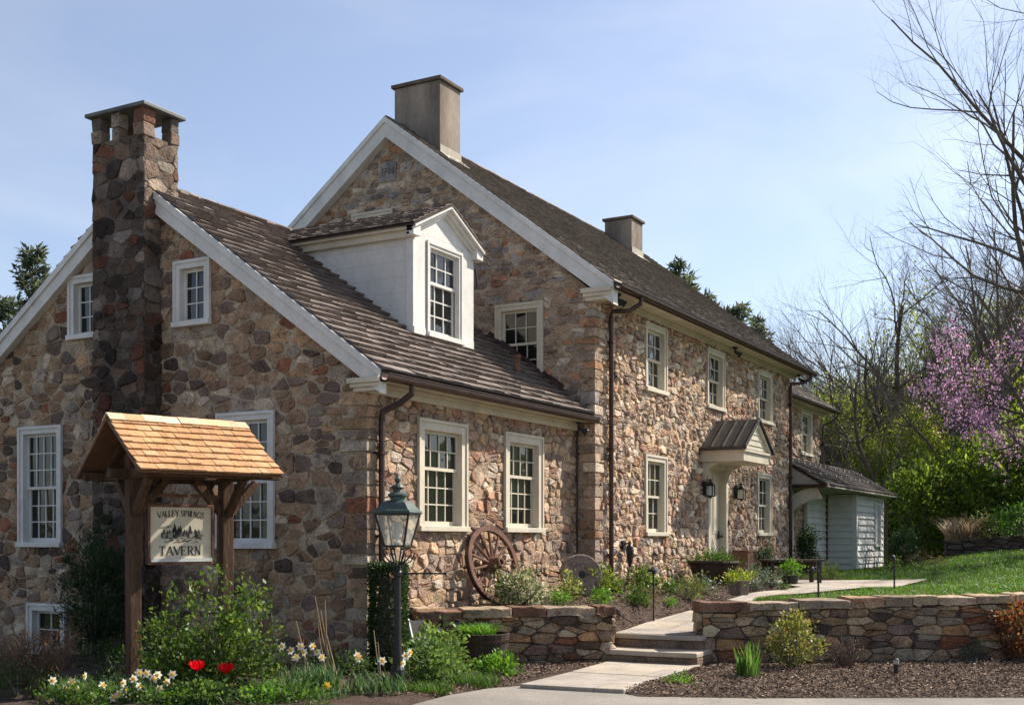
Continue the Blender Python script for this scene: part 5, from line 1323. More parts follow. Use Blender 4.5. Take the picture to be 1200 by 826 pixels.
# tulips
def tulips():
    p = sp(246, 12.2); t = tuft('tulip_clump', 'two red tulips standing in front of the big green shrub', 'tulips', p, .14, 40, .26, .04, [((.09, .16, .06), 1)], 211, lean=(.1, .4))
    for k, (fx, fy) in enumerate(((231, 779), (265, 782))):
        x, y = spot(fx, 12.2); z = ZC + (634 - fy) * 12.2 / 1400; mb = MB(); c = Vector((x, y, z - .06))
        for j in range(6):
            q = 2 * math.pi * j / 6 + .3 * k; e = Vector((math.cos(q), math.sin(q), 0)); f = Vector((-math.sin(q), math.cos(q), 0)); o = .85 if j % 2 else 1.25
            mb.add([c, c + e * .04 * o + f * .03 + UP * .035, c + e * .062 * o + f * .034 + UP * .075, c + e * .052 * o + UP * .115, c + e * .062 * o - f * .034 + UP * .075, c + e * .045 * o - f * .032 + UP * .035], [(0, 1, 2, 3, 4, 5)], (.62, .012, .018))
        f = mb.build('flower', M['petal'], t); mb = MB(); mb.tube([Vector((x, y, 0)), Vector((x + .01, y, z * .5)), c], .006, 5, (.09, .16, .05)); mb.build('stalk', M['leaf'], f)
tulips()

# big shrubs and perennials along the wing
shrub('leafy_shrub', 'big leafy green shrub spreading under the right half of the tavern sign', 'shrub', sp(244, 12.95), .76, .5, 1.24, 5600, .06, [((.085, .135, .03), 3), ((.12, .175, .035), 2.4), ((.06, .10, .025), 2), ((.16, .20, .045), 1)], 221, nc=190, spread=.075, lobes=[(-.42, .0, .92, .5), (-.1, .1, 1.02, .5), (.2, -.08, .86, .46), (.46, .05, .98, .46), (.05, -.25, .62, .6), (-.3, -.2, .58, .5), (.42, -.2, .6, .5)], stems=90, el=.55, srad=.006, low=.8)
shrub('dark_yew', 'tall dark upright evergreen shrub standing behind the left sign post', 'shrub', sp(112, 16.4, -.1), .46, .40, 1.75, 5200, .085, G_DARK, 222, nc=170, spread=.07, stems=12, el=.22, up=.9)
shrub('foliage_spire', 'thin dark evergreen spire beside the small cellar window', 'shrub', sp(117, 16.9, -.1), .20, .18, 2.15, 1600, .08, G_DARK, 223, nc=60, spread=.06, stems=4, el=.22, up=1.0)
def bare_shrub(label, pos, rx, h, seed, n=150, col=((.20, .13, .09), 1), leaves=500):
    rng = random.Random(seed); t = thing('bare_shrub', pos, label, 'shrub'); mb = MB(); p = Vector(pos); tips = []
    for k in range(n):
        a = rng.uniform(0, 6.28); r = rx * math.sqrt(rng.random()); e = p + Vector((r * math.cos(a), r * math.sin(a), h * rng.uniform(.35, 1.0))); b_ = p + Vector((r * .25 * math.cos(a), r * .25 * math.sin(a), 0)); m_ = b_.lerp(e, .5) + Vector((rng.uniform(-.08, .08), rng.uniform(-.08, .08), rng.uniform(0, .08)))
        mb.tube([b_, m_, e], [.006, .0045, .002], 4, pick(rng, [col])); tips += [m_.lerp(e, rng.random()) for _ in range(3)]
        for _ in range(2):
            q = m_.lerp(e, rng.random()); mb.tube([q, q + Vector((rng.uniform(-.12, .12), rng.uniform(-.12, .12), rng.uniform(.02, .14)))], [.003, .0015], 3, pick(rng, [col]))
    mb.build('twigs', M['chips'], t)
    nr = np.random.default_rng(seed); P = np.array([tuple(tips[int(i)]) for i in nr.integers(0, len(tips), leaves)]) + nr.normal(size=(leaves, 3)) * .03
    L = nr.uniform(.02, .05, leaves); np_mesh('dry_leaves', leaf_quads(P, nr.normal(size=(leaves, 3)), L, L * .5, nr), 4, pal_cols(leaves, [((.22, .14, .085), 2), ((.30, .22, .14), 1), ((.12, .075, .05), 2)], nr), M['leaf'], t)
bare_shrub('brown twiggy shrub with dry leaves at the far left below the cellar window', sp(32, 13.6, -.05), .62, .78, 231, 260, leaves=1300)
bare_shrub('sparse bare twiggy shrub in the mulch by the long wall', gp(990, 783), .3, .42, 232, 70, ((.15, .11, .09), 1), 40)
def stalks():
    p = sp(384, 13.6); t = thing('dry_stalks', p, 'tall dry brown stalks of last year standing by the gable corner', 'dry stalks'); rng = random.Random(4); mb = MB(); P = Vector(p)
    for (tx, ty, bx) in ((369, 698, 392), (381, 703, 386), (372, 722, 380), (347, 727, 360), (349, 745, 372), (376, 715, 396), (382, 740, 398), (356, 748, 340), (375, 750, 385)):
        a = Vector((*spot(tx, 13.6), ZC + (634 - ty) * 13.6 / 1400)); b_ = Vector((*spot(bx, 13.6), 0)); mb.tube([b_, b_.lerp(a, .5) + RGT * rng.uniform(-.03, .03), a], [.009, .007, .004], 5, pick(rng, [((.36, .26, .16), 1)]))
    for (tx, ty, bx) in ((438, 738, 446), (443, 752, 447)):
        a = Vector((*spot(tx, 13.4), ZC + (634 - ty) * 13.4 / 1400)); b_ = Vector((*spot(bx, 13.4), 0)); mb.tube([b_, b_.lerp(a, .5), a], [.008, .006, .004], 5, (.36, .28, .19))
    mb.build('stalk', M['chips'], t)
stalks()
def box_column(label, pos, rx, ry, h, n, seed, pal=None, leaf=.03, tier='clipped_evergreen'):
    rng = np.random.default_rng(seed); t = thing(tier, pos, label, 'shrub'); f = rng.integers(0, 5, n); U = rng.uniform(-1, 1, (n, 3)); U[:, 2] = rng.uniform(.02, 1, n)
    U[f == 0, 0] = 1; U[f == 1, 0] = -1; U[f == 2, 1] = 1; U[f == 3, 1] = -1; U[f == 4, 2] = 1
    k = np.maximum(1, np.linalg.norm(U[:, :2], axis=1, keepdims=True) * .82); O = U.copy(); U[:, :2] /= k
    P = np.array(pos) + (RGT_ * (U[:, :1] * rx) + FWD_ * (U[:, 1:2] * ry)) + np.array([0, 0, 1.0]) * (U[:, 2:] * h) + rng.normal(size=(n, 3)) * .028
    D = RGT_ * O[:, :1] + FWD_ * O[:, 1:2] + np.array([0, 0, .5]) + rng.normal(size=(n, 3)) * .7
    L = leaf * rng.uniform(.7, 1.3, n); np_mesh('foliage', leaf_quads(P, D, L, L * .6, rng), 4, pal_cols(n, pal or G_DARK, rng), M['gloss_leaf'], t)
    mb = MB(); mb.lathe(pos, [(.03, -.05), (.03, h * .9), (.01, h * .95)], 7); mb.lathe(pos, [(rx * .7, .06), (rx * .78, h * .5), (rx * .6, h * .9)], 8, (.25, .3, .2)); mb.build('stem', M['bark'], t)
RGT_ = np.array(tuple(RGT)); FWD_ = np.array(tuple(FWD))
box_column('narrow clipped dark evergreen column between the corner downspout and the lamp post', sp(455, 15.1, 0), .19, .2, 1.32, 10000, 241, [((.035, .06, .02), 3), ((.055, .085, .025), 1.5), ((.022, .04, .016), 2)], .04)
shrub('leafy_perennial', 'pale green leafy perennial at the left end of the low wall', 'perennial', sp(512, 14.5), .26, .24, .56, 1200, .075, [((.13, .19, .05), 3), ((.17, .23, .07), 2), ((.09, .145, .04), 2)], 251, nc=60, el=.5)
shrub('leafy_perennial', 'mid-green leafy perennial just right of the lamp post', 'perennial', sp(500, 13.7), .24, .22, .46, 1100, .07, [((.10, .16, .045), 3), ((.14, .20, .06), 2), ((.07, .12, .035), 2)], 252, nc=60, el=.5)
shrub('leafy_perennial', 'lower leafy perennial in front of the barrel planter', 'perennial', sp(522, 13.9), .18, .18, .26, 700, .06, [((.10, .16, .045), 3), ((.14, .20, .06), 2)], 253, nc=40, el=.5)
tuft('grassy_edging', 'low feathery green edging plant along the mulch near the barrel planter', 'edging plant', sp(553, 13.75), .32, 700, .17, .008, G_MID, 254, lean=(.2, .9))
tuft('grassy_edging', 'low green edging plant directly right of the lamp foot', 'edging plant', sp(503, 13.05), .26, 500, .16, .009, G_MID, 255, lean=(.2, .9))
shrub('green_mound', 'rounded bright green mound plant at the foot of the barrel planter', 'perennial', gp(580, 793), .24, .2, .26, 900, .05, G_LIME, 256, nc=40, el=.6, stems=0)
shrub('green_mound', 'rounded lime-green mound at the bottom edge in front of the shrub', 'perennial', sp(312, 12.1, 0), .22, .18, .16, 500, .045, G_LIME, 257, nc=30, el=.6, stems=0)
shrub('columbine', 'light green ferny perennial below the red tulips', 'perennial', sp(236, 12.08), .34, .16, .22, 1100, .05, [((.12, .19, .05), 2), ((.16, .23, .06), 2), ((.08, .13, .03), 2)], 258, nc=50, el=.6)
shrub('low_filler', 'dark leafy ground plant at the foot of the tall dark evergreen', 'perennial', sp(140, 13.9), .5, .3, .42, 1200, .05, [((.05, .085, .025), 2), ((.035, .055, .02), 2)], 259, nc=60, el=.5)
shrub('low_filler', 'shady green ground plant along the gable between shrub and corner', 'perennial', sp(398, 14.6), .5, .25, .3, 900, .05, [((.05, .085, .025), 2), ((.07, .11, .03), 2)], 260, nc=50, el=.5)

shrub('low_filler', 'leafy ground plant along the bottom edge below the left daffodils', 'perennial', sp(85, 12.05), .5, .2, .17, 900, .045, G_MID, 262, nc=50, stems=0)
shrub('low_filler', 'leafy ground plant along the bottom edge below the left sign post', 'perennial', sp(175, 12.05), .5, .2, .15, 900, .045, G_MID, 263, nc=50, stems=0)
shrub('low_filler', 'leafy ground plant along the bottom edge left of the lone yellow daffodil', 'perennial', sp(352, 12.1), .35, .2, .16, 700, .045, G_MID, 264, nc=40, stems=0)
shrub('low_filler', 'dark scrubby plant at the bottom left corner of the bed', 'perennial', sp(25, 12.5), .42, .3, .32, 1000, .05, [((.05, .075, .025), 2), ((.09, .075, .04), 1)], 261, nc=50, el=.4)

# half barrel planter by the low wall
def half_barrel():
    p = sp(566, 15.35); t = thing('barrel_planter', p, 'dark half-barrel planter with green trailing plants against the low wall', 'planter'); mb = MB()
    mb.lathe(p, [(.27, -.02), (.31, .18), (.345, .47), (.325, .475), (.30, .40), (.02, .39)], 22); mb.build('barrel', M['barrel'], t)
    mb = MB(); [mb.lathe(p, [(r, z), (r + .006, z + .002), (r + .010, z + .035), (r + .004, z + .037)], 22) for r, z in ((.296, .10), (.332, .36))]; mb.build('hoop', M['copper'], t)
    rng = np.random.default_rng(3); n = 420; a = rng.uniform(0, 6.28, n); q = .24 * np.sqrt(rng.uniform(0, 1, n)); P = np.stack([p[0] + q * np.cos(a) - .08, p[1] + q * np.sin(a), np.full(n, .42)], 1)
    V, s_ = blades(P, .19 * rng.uniform(.5, 1.2, n), rng.uniform(.3, 1.6, n), np.full(n, .016), rng); np_mesh('foliage', V, 4, np.repeat(pal_cols(n, G_LIME, rng), s_, 0), M['leaf'], t)
half_barrel()

# plants in the beds below the main front (photo column, base row, half width px, height px, kind)
def px_shrub(name, label, px, py, hw, hh, nl, leafpx, pal, seed, **kw):
    x, y, z = ground_at(px, py); d = x * -S_ + y * C_
    while x < -8.5 and y < 29: d -= .1; x, y = spot(px, d)          # keep it clear of the house wall
    z = zt(x, y) if d > 16.7 else 0.0; r = hw * d / 1400
    return shrub(name, label, kw.pop('cat', 'shrub'), (x, y, z - .02), r, r * .85, ZC + (634 - py + hh) * d / 1400 - z, nl, leafpx * d / 1400, pal, seed, **kw)
px_shrub('variegated_shrub', 'rounded shrub with cream-edged leaves in front of the wagon wheel', 609, 709, 31, 38, 2600, 4.6, [((.32, .32, .20), 2), ((.12, .15, .06), 2), ((.42, .40, .28), 1.2), ((.07, .09, .035), 1.5)], 301, nc=110, stems=10, low=.8)
px_shrub('golden_shrub', 'loose yellow-green shrub beside the millstone', 704, 697, 20, 32, 900, 4.5, G_YEL, 302, nc=50)
px_shrub('green_bush', 'small mid-green bush next to the tall downspout', 719, 694, 9, 18, 350, 4, G_MID, 303)
px_shrub('golden_shrub', 'small variegated yellow bush in front of the millstone', 668, 692, 11, 19, 420, 4, [((.26, .27, .08), 2), ((.10, .14, .03), 2), ((.36, .34, .16), 1)], 304)
px_shrub('green_bush', 'low green tuft left of the golden bush near the low wall', 655, 708, 14, 15, 500, 3.5, G_LIME, 305)
px_shrub('green_bush', 'low bright green tuft right of the millstone above the wall', 704, 708, 12, 16, 450, 3.5, G_LIME, 306)
px_shrub('green_bush', 'round yellow-green bush below the first ground-floor window', 756, 690, 18, 26, 900, 4, G_YEL + G_MID, 307, nc=50)
px_shrub('green_bush', 'low green bush at the foot of the tall black path light', 746, 706, 13, 20, 500, 4, G_MID, 308)
px_shrub('rusty_sedge', 'rusty brown low plant beside the tall path light', 758, 709, 9, 16, 300, 4, [((.17, .11, .05), 2), ((.11, .10, .035), 1)], 309, el=.2)
px_shrub('green_bush', 'dark green low mound in the bed below the door planter', 788, 695, 12, 13, 400, 3.6, G_MID, 310)
px_shrub('sedge', 'upright grassy green clump in the middle of the mulch bed', 808, 700, 13, 23, 600, 6, [((.09, .13, .035), 2), ((.13, .15, .05), 2), ((.16, .12, .05), .7)], 311, el=.16, up=1.6)
px_shrub('grey_shrub', 'grey-green mound near the door planter', 827, 694, 11, 17, 420, 3.4, G_GREY, 312)
px_shrub('green_mound', 'tiny green mound alone in the mulch bed', 785, 709, 7, 8, 220, 3, G_LIME, 313, stems=0)
px_shrub('grey_shrub', 'grey-green shrub between the pot and the small cone conifer', 884, 692, 14, 27, 700, 3.4, G_GREY, 314, nc=40)
px_shrub('grey_shrub', 'silvery rounded shrub right of the small cone conifer', 904, 689, 11, 21, 500, 3.2, G_GREY, 315)
px_shrub('green_mound', 'flat dark green mound at the tip of the mulch tongue', 916, 692, 7, 8, 250, 2.8, G_DARK + G_MID, 316, stems=0)
px_shrub('cone_conifer', 'small dark cone-shaped conifer below the far ground-floor window', 896, 683, 10, 46, 2200, 3.4, G_DARK, 317, nc=110, el=.3, up=.9)
px_shrub('clipped_boxwood', 'dark upright clipped boxwood by the porch door', 945, 671, 10, 52, 2600, 3.0, [((.03, .055, .02), 2), ((.05, .08, .025), 1)], 318, nc=90, low=.8)
px_shrub('grassy_clump', 'pale green grassy clump by the porch post', 974, 676, 11, 16, 400, 3.4, G_YEL, 319, el=.18, up=1.3)
px_shrub('weeping_clump', 'pale yellow-green drooping clump on the grass by the shed', 1044, 668, 11, 15, 400, 3.5, G_YEL, 320, el=.2, up=-.3)
px_shrub('dark_holly', 'dark bushy evergreen at the far corner of the shed', 1060, 664, 14, 46, 1500, 3.4, G_DARK, 321, nc=70)
px_shrub('brown_grasses', 'brownish low planting beside the dark evergreen at the lawn edge', 1084, 663, 20, 12, 500, 3.4, [((.12, .085, .045), 2), ((.07, .08, .03), 1)], 322, el=.25)
px_shrub('pink_azalea', 'small pink flowering shrub behind the corner of the shed', 1052, 640, 9, 34, 900, 3, [((.50, .20, .24), 2), ((.36, .14, .17), 1), ((.09, .10, .035), .6)], 323, base=.2, nc=40)
px_shrub('yellow_spirea', 'golden yellow-green shrub in the mulch against the long wall', 931, 784, 27, 66, 1900, 4.6, [((.22, .22, .06), 3), ((.17, .19, .05), 2), ((.27, .19, .07), 1), ((.11, .14, .04), 1.5)], 324, nc=90, stems=16)
px_shrub('red_spirea', 'orange-red leaved shrub against the long wall at the far right', 1192, 776, 32, 76, 2300, 4.6, [((.24, .085, .045), 3), ((.19, .10, .045), 2), ((.14, .11, .04), 2), ((.29, .15, .07), 1)], 325, nc=110, stems=16)
px_shrub('lavender', 'low grey-green lavender at the foot of the long wall', 1139, 776, 15, 25, 600, 4.2, G_GREY, 326, el=.22, up=1.0)
px_shrub('low_filler', 'faded purplish low plant at the foot of the wall beyond the lavender', 1160, 784, 14, 8, 260, 3.5, [((.12, .08, .08), 1), ((.10, .09, .06), 1)], 327, stems=0)
px_shrub('green_mound', 'flat bright green mound plant beside the flagstones', 799, 802, 16, 11, 500, 3.6, G_LIME, 328, stems=0)
tuft('iris_clump', 'upright fan of iris leaves in the mulch left of the golden shrub', 'iris', gp(876, 794), .15, 70, .46, .03, [((.10, .18, .045), 2), ((.14, .22, .06), 1.5)], 331, lean=(.02, .3), curve=.3)
tuft('dry_grass', 'pale dry ornamental grass on top of the far edging wall', 'ornamental grass', (lambda q: (q[0], q[1], zt(q[0], q[1]) + .35))(V2(13.8, 36.6)), .5, 500, .95, .016, [((.36, .28, .19), 2), ((.26, .20, .13), 1)], 332, lean=(.3, 1.0))
def beds_above():
    for k, (px, d, hw, hh, pal, lb) in enumerate(((1148, 36.6, .6, .75, [((.16, .12, .07), 1), ((.12, .14, .05), 1)], 'brownish shrub on the raised bed beside the dry grass'),
                                                  (1178, 36.3, .9, .85, G_MID, 'mid-green shrub on the raised bed beyond the lawn'),
                                                  (1207, 35.6, .9, 1.2, G_LIME, 'bright green leafy shrub on the raised bed at the right edge'))):
        x, y = spot(px, d); shrub('border_shrub', lb, 'shrub', (x, y, zt(x, y) + .3), hw, hw, hh, 900, .10, pal, 340 + k, nc=50)
beds_above()

# pots
def pot(name, label, p, prof, mat, fol):
    t = thing(name, p, label, 'planter'); mb = MB(); mb.lathe(p, prof, 20, ph=.4); mb.build('pot', M[mat], t, bevel=0); fol(t); return t
def fol_fn(c, r, h, n, leaf, pal, seed, el=.5, mat='leaf'):
    def f(t):
        rng = np.random.default_rng(seed); P, D, cl = bush_pts(c, r, r, h, max(10, n // 25), n, leaf, rng, low=.1); L = leaf * rng.uniform(.6, 1.2, n); np_mesh('foliage', leaf_quads(P, D, L, L * el, rng), 4, pal_cols(n, pal, rng), M[mat], t)
    return f
x, y = spot(866, 16.75); zc_ = .895
def sqpot():
    B = Vector((x, y, zc_)); t = thing('square_pot', B, 'square weathered pot of yellow-green flowers standing on the long wall', 'planter'); mb = MB(); a = (RGT * .75 + FWD * .66); b_ = Vector((-a.y, a.x, 0)); vs = []
    for (h, z) in ((.09, 0), (.12, .20), (.10, .20), (.095, .17)):
        vs += [B + a * (h * i) + b_ * (h * j) + UP * z for i, j in ((-1, -1), (1, -1), (1, 1), (-1, 1))]
    mb.add(vs, [(i * 4 + k, i * 4 + (k + 1) % 4, (i + 1) * 4 + (k + 1) % 4, (i + 1) * 4 + k) for i in range(3) for k in range(4)] + [(0, 1, 2, 3), (12, 13, 14, 15)]); mb.build('pot', M['pot'], t, bevel=.006)
    fol_fn((x, y, zc_ + .22), .2, .10, 600, .045, [((.24, .28, .05), 2), ((.12, .19, .04), 2), ((.38, .36, .08), 1)], 351)(t)
sqpot()
px_, py_ = spot(836, 23.9); pz_ = zt(px_, py_)
pot('bowl_planter', 'wide dark bowl planter of green foliage in front of the front door', (px_, py_, pz_ - .02), [(.30, 0), (.36, .05), (.48, .42), (.52, .46), (.50, .50), (.46, .47), (.42, .40), (.05, .38)], 'barrel', fol_fn((px_, py_, pz_ + .44), .46, .26, 1500, .05, G_MID, 352))
bx_, by_, bz_ = ground_at(926, 685)
pot('small_pot', 'small dark pot with bright green leaves under the bench', (bx_, by_, bz_ - .02), [(.13, 0), (.17, .18), (.18, .2), (.15, .19), (.05, .15)], 'iron', fol_fn((bx_, by_, bz_ + .27), .24, .17, 500, .06, G_LIME, 353))
def hang_planter():
    x, y, z = ground_at(875, 678); t = thing('trough', (x, y, z), 'reddish wooden trough standing against the wall between door and far window', 'planter'); mb = MB(); mb.box(x - .16, x + .16, y - .42, y + .42, z, z + .62); mb.build('box_body', M['oldwood'], t, bevel=.01)
    mb = MB(); mb.box(x - .18, x + .18, y - .44, y + .44, z + .6, z + .64); mb.build('rim', M['oldwood'], t, bevel=.005)
hang_planter()

# bark chips on the beds, grass blades on the lawn (nobody could count these)
def chips():
    rng = np.random.default_rng(77); out = []
    n = 48000; r = rng.uniform(-1.6, 9.5, n); d = rng.uniform(12.6, 16.2, n); z = []
    keep = []
    for k in range(n):
        e = edge_d(r[k]); X, Y = V2(r[k], d[k])
        if d[k] < e + .01 + rng.uniform(-.05, .05): keep.append(False); z.append(0); continue
        inpath = -6.72 < X < -5.4 and 11.8 < Y < 15.4; keep.append(not inpath); z.append(-.01 + .035 * sst(0, .3, d[k] - e))
    keep = np.array(keep); r, d, z = r[keep], d[keep], np.array(z)[keep]
    X = C_ * r - S_ * d; Y = S_ * r + C_ * d
    n2 = 18000; Xb = rng.uniform(-8.9, -6.2, n2); Yb = rng.uniform(14.4, 25.5, n2); zb = []; kb = []
    for a, b_ in zip(Xb, Yb):
        l, rr = path_edges(b_); ok = a < l - .03 if b_ > 15.3 else a < -7.0
        dd = -S_ * a + C_ * b_; kb.append(ok and dd > 16.7); zb.append(zt(a, b_))
    kb = np.array(kb); X = np.concatenate([X, Xb[kb]]); Y = np.concatenate([Y, Yb[kb]]); z = np.concatenate([z, np.array(zb)[kb]])
    N_ = len(X); P = np.stack([X, Y, z + .012], 1); D = rng.normal(size=(N_, 3)) * np.array([1, 1, .35]); L = rng.uniform(.012, .042, N_)
    S = unit(np.cross(unit(D), rng.normal(size=(N_, 3)) * np.array([.5, .5, 1]))); D = unit(D); w = (L * rng.uniform(.25, .5, N_))[:, None]; L = L[:, None]
    V = np.stack([P - D * L / 2 - S * w / 2, P + D * L / 2 - S * w / 2 * .8, P + D * L / 2 * .9 + S * w / 2, P - D * L / 2 + S * w / 2 * .9], 1).reshape(-1, 3)
    o = np_mesh('mulch', V, 4, pal_cols(N_, [((.16, .105, .072), 3), ((.23, .16, .11), 2), ((.09, .06, .045), 2), ((.34, .26, .19), 1)], rng), M['chips']); tag(o, kind='stuff', label='brown bark mulch spread over the beds', cat='mulch')
chips()
def grass():
    rng = np.random.default_rng(78); n = 100000; d = 16.9 + 24 * rng.uniform(0, 1, n) ** 1.5; r = rng.uniform(2.2, .46 * d.max() + .3, n); r = 1.5 + (0.72 * d - 1.5) * rng.uniform(0, 1, n)
    X = C_ * r - S_ * d; Y = S_ * r + C_ * d; keep = []; z = []
    for a, b_ in zip(X, Y):
        l, rr = path_edges(b_); ok = (a > rr + .02) if b_ < 26.2 else (a > -8.2 if b_ < 31 else a > -7.9)
        if 24.6 < b_ < 26.4 and a < -4.7: ok = a > -6.5 and b_ > 25.3 + (a + 6.6) * .63
        keep.append(ok); z.append(zt(a, b_) - .02)
    keep = np.array(keep); P = np.stack([X, Y, np.array(z)], 1)[keep]; d = d[keep]; n = len(P)
    V, s_ = blades(P, rng.uniform(.04, .085, n) * (1 + (d - 17) * .012), rng.uniform(.1, .8, n), .009 * (1 + (d - 17) * .05), rng, seg=2)
    o = np_mesh('grass', V, 4, np.repeat(pal_cols(n, [((.085, .16, .03), 3), ((.11, .19, .035), 2), ((.065, .12, .025), 2), ((.16, .18, .06), .5)], rng), s_, 0), M['leaf']); tag(o, kind='stuff', label='short green grass on the lawn above the wall', cat='grass')
grass()

# ------------------------------------------------------------------ trees
class Tree:
    """a branching skeleton: trunk and limbs go to one mesh, twigs to another; tips feed leaves"""
    def __init__(s, seed): s.r = random.Random(seed); s.t = MB(); s.c = MB(); s.tips = []
    def rotv(s, d, ang):
        a = d.orthogonal().normalized(); a = Matrix.Rotation(s.r.uniform(0, 6.283), 3, d) @ a
        return (Matrix.Rotation(ang, 3, a) @ d).normalized()
    def grow(s, p, d, L, rad, lev, maxlev, nch, wig=.18, trop=.08, first=.3, taper=.35, ang=(.4, .95), lr=(.45, .75)):
        r = s.r; n = (9, 7, 5, 4, 3, 3)[min(lev, 5)]; pts = [p.copy()]; rr = [rad]; dirs = [d.copy()]
        for k in range(n):
            d = (d + Vector((r.gauss(0, wig), r.gauss(0, wig), r.gauss(0, wig * .7) + trop))).normalized(); p = p + d * (L / n); pts.append(p.copy()); dirs.append(d.copy()); rr.append(rad * (1 - (1 - taper) * (k + 1) / n))
        (s.t if lev < 2 else s.c).tube(pts, rr, (9, 6, 4, 3, 3, 3)[min(lev, 5)], cap=False)
        if lev >= maxlev - 1: s.tips += pts[1:]
        if lev < maxlev:
            m = nch[min(lev, len(nch) - 1)]
            for k in range(m):
                t = first + (1 - first) * (k + r.random() * .8) / m; i = min(n, max(1, int(round(t * n)))); f = 1 - .45 * t if lev == 0 else 1 - .3 * t
                s.grow(pts[i], s.rotv(dirs[i], r.uniform(*ang)), L * r.uniform(*lr) * f, rr[i] * r.uniform(.45, .7), lev + 1, maxlev, nch, wig * 1.1, trop, .2, taper, ang, lr)

def tree_thing(name, seed, h, rad, maxlev, nch, label, cat, leaves=0, leaf=.15, pal=None, el=.6, lspread=.25, trop=.08, wig=.16, first=.35, group=None, lean=None, mat='leaf', barkmat='bark', lr=(.45, .75), ang=(.4, .95), frac=.55):
    T = Tree(seed); T.grow(Vector((0, 0, -.3)), (lean or Vector((0, 0, 1))).normalized(), h * frac * 1.25, rad, 0, maxlev, nch, wig, trop, first, .3, lr=lr, ang=ang)
    t = thing(name, (0, 0, 0), label, cat, group)
    T.t.build('trunk', M[barkmat], t, smooth=True)
    cr = T.c.build('crown', M['twig'], t)
    if leaves:
        rng = np.random.default_rng(seed); tp = np.array([tuple(q) for q in T.tips]); i = rng.integers(0, len(tp), leaves); P = tp[i] + rng.normal(size=(leaves, 3)) * lspread
        L = leaf * rng.uniform(.6, 1.3, leaves); np_mesh('foliage', leaf_quads(P, rng.normal(size=(leaves, 3)) + np.array([0, 0, -.2]), L, L * el, rng), 4, pal_cols(leaves, pal, rng, .3), M[mat], cr)
    return t

def place(t, px, d, s=1.0, rz=0.0, dz=-.1):
    x, y = spot(px, d); t.location = (x, y, zt(x, y) + dz); t.scale = (s, s, s); t.rotation_euler = (0, 0, rz)
def loc_of(px, d, dz=-.1): x, y = spot(px, d); return (x, y, zt(x, y) + dz)

BARE = 'bare spring trees behind the lawn'
b1 = tree_thing('bare_tree', 401, 17, .21, 5, (11, 7, 5, 4, 3), 'tallest bare tree at the right edge with many upswept limbs', 'tree', trop=.07, wig=.13, group=BARE, ang=(.35, .85), first=.22, lean=Vector((-.06, -.02, 1)))
place(b1, 1196, 40, 1.12, 2.4)
b2 = tree_thing('bare_tree', 402, 14, .17, 5, (10, 7, 5, 4, 3), 'dark forked bare tree standing right of the shed roof', 'tree', trop=.06, wig=.17, group=BARE, first=.2, ang=(.4, .9))
place(b2, 1030, 47, .82, 1.0)
b3 = tree_thing('bare_tree', 403, 13, .13, 5, (11, 6, 5, 3, 3), 'slender bare tree directly behind the end of the tavern roof', 'tree', trop=.10, wig=.12, group=BARE, ang=(.3, .7), first=.2)
place(b3, 985, 54, .92, .4)
for k, (src, px, d, s, rz, lb) in enumerate(((b1, 1168, 46, 1.0, 4.9, 'large bare tree with arching limbs above the purple redbud'), (b2, 1090, 50, 1.22, 3.3, 'bare tree with fine upright branches left of the redbud'),
        (b3, 1055, 58, 1.22, 2.0, 'thin bare tree among the wood behind the shed'), (b3, 958, 62, .92, 4.2, 'small bare tree just above the addition roof'), (b3, 925, 66, .88, 5.4, 'bare treetop over the far end of the main roof'),
        (b2, 893, 70, .86, .6, 'low bare treetop showing over the main roof ridge'), (b1, 1290, 32, 1.2, 3.9, 'bare tree outside the right edge whose twigs enter at the top corner'), (b2, 1118, 52, 1.2, 2.2, 'upswept bare tree rising behind the middle of the thicket'), (b1, 1296, 38, 1.3, 1.2, 'great bare tree at the right border whose twigs fill the top corner'), (b1, 1152, 54, 1.0, 3.6, 'spreading bare tree behind the redbud reaching well above it'), (b2, 1075, 60, 1.35, 1.1, 'fine-twigged bare tree above the middle of the thicket'), (b3, 970, 58, 1.08, 5.6, 'upright bare tree close behind the addition roof'), (b2, 1006, 55, 1.0, .2, 'fine-twigged bare tree above the lean-to roof'), (b3, 945, 66, 1.05, 1.0, 'upright bare tree past the corner of the main roof'), (b1, 1045, 62, .9, 2.9, 'broad upswept bare tree above the end of the shed'), (b3, 1105, 62, 1.35, .9, 'tall thin bare tree far back in the wood'),
        (b3, 1170, 60, 1.5, 3.0, 'thin bare tree far back behind the redbud'), (b2, 992, 60, 1.0, 5.0, 'forked bare tree in the wood left of the dark one'), (b3, 1010, 66, 1.15, 1.3, 'slim bare tree rising between the forked ones'),
        (b2, 1120, 68, 1.5, 4.4, 'broad bare tree at the back of the wood'), (b2, 1062, 70, 1.35, 2.4, 'broad bare tree at the back of the wood left of the evergreens'), (b1, 1215, 52, 1.1, 5.2, 'big bare tree behind the raised bed at the right edge'), (b3, 940, 60, .8, 2.8, 'thin bare sapling over the gutter end of the main roof'), (b2, 915, 74, .92, 3.9, 'faint bare treetop over the far gutter'))):
    copy_thing(src, loc_of(px, d), rz, (s, s, s), lb)

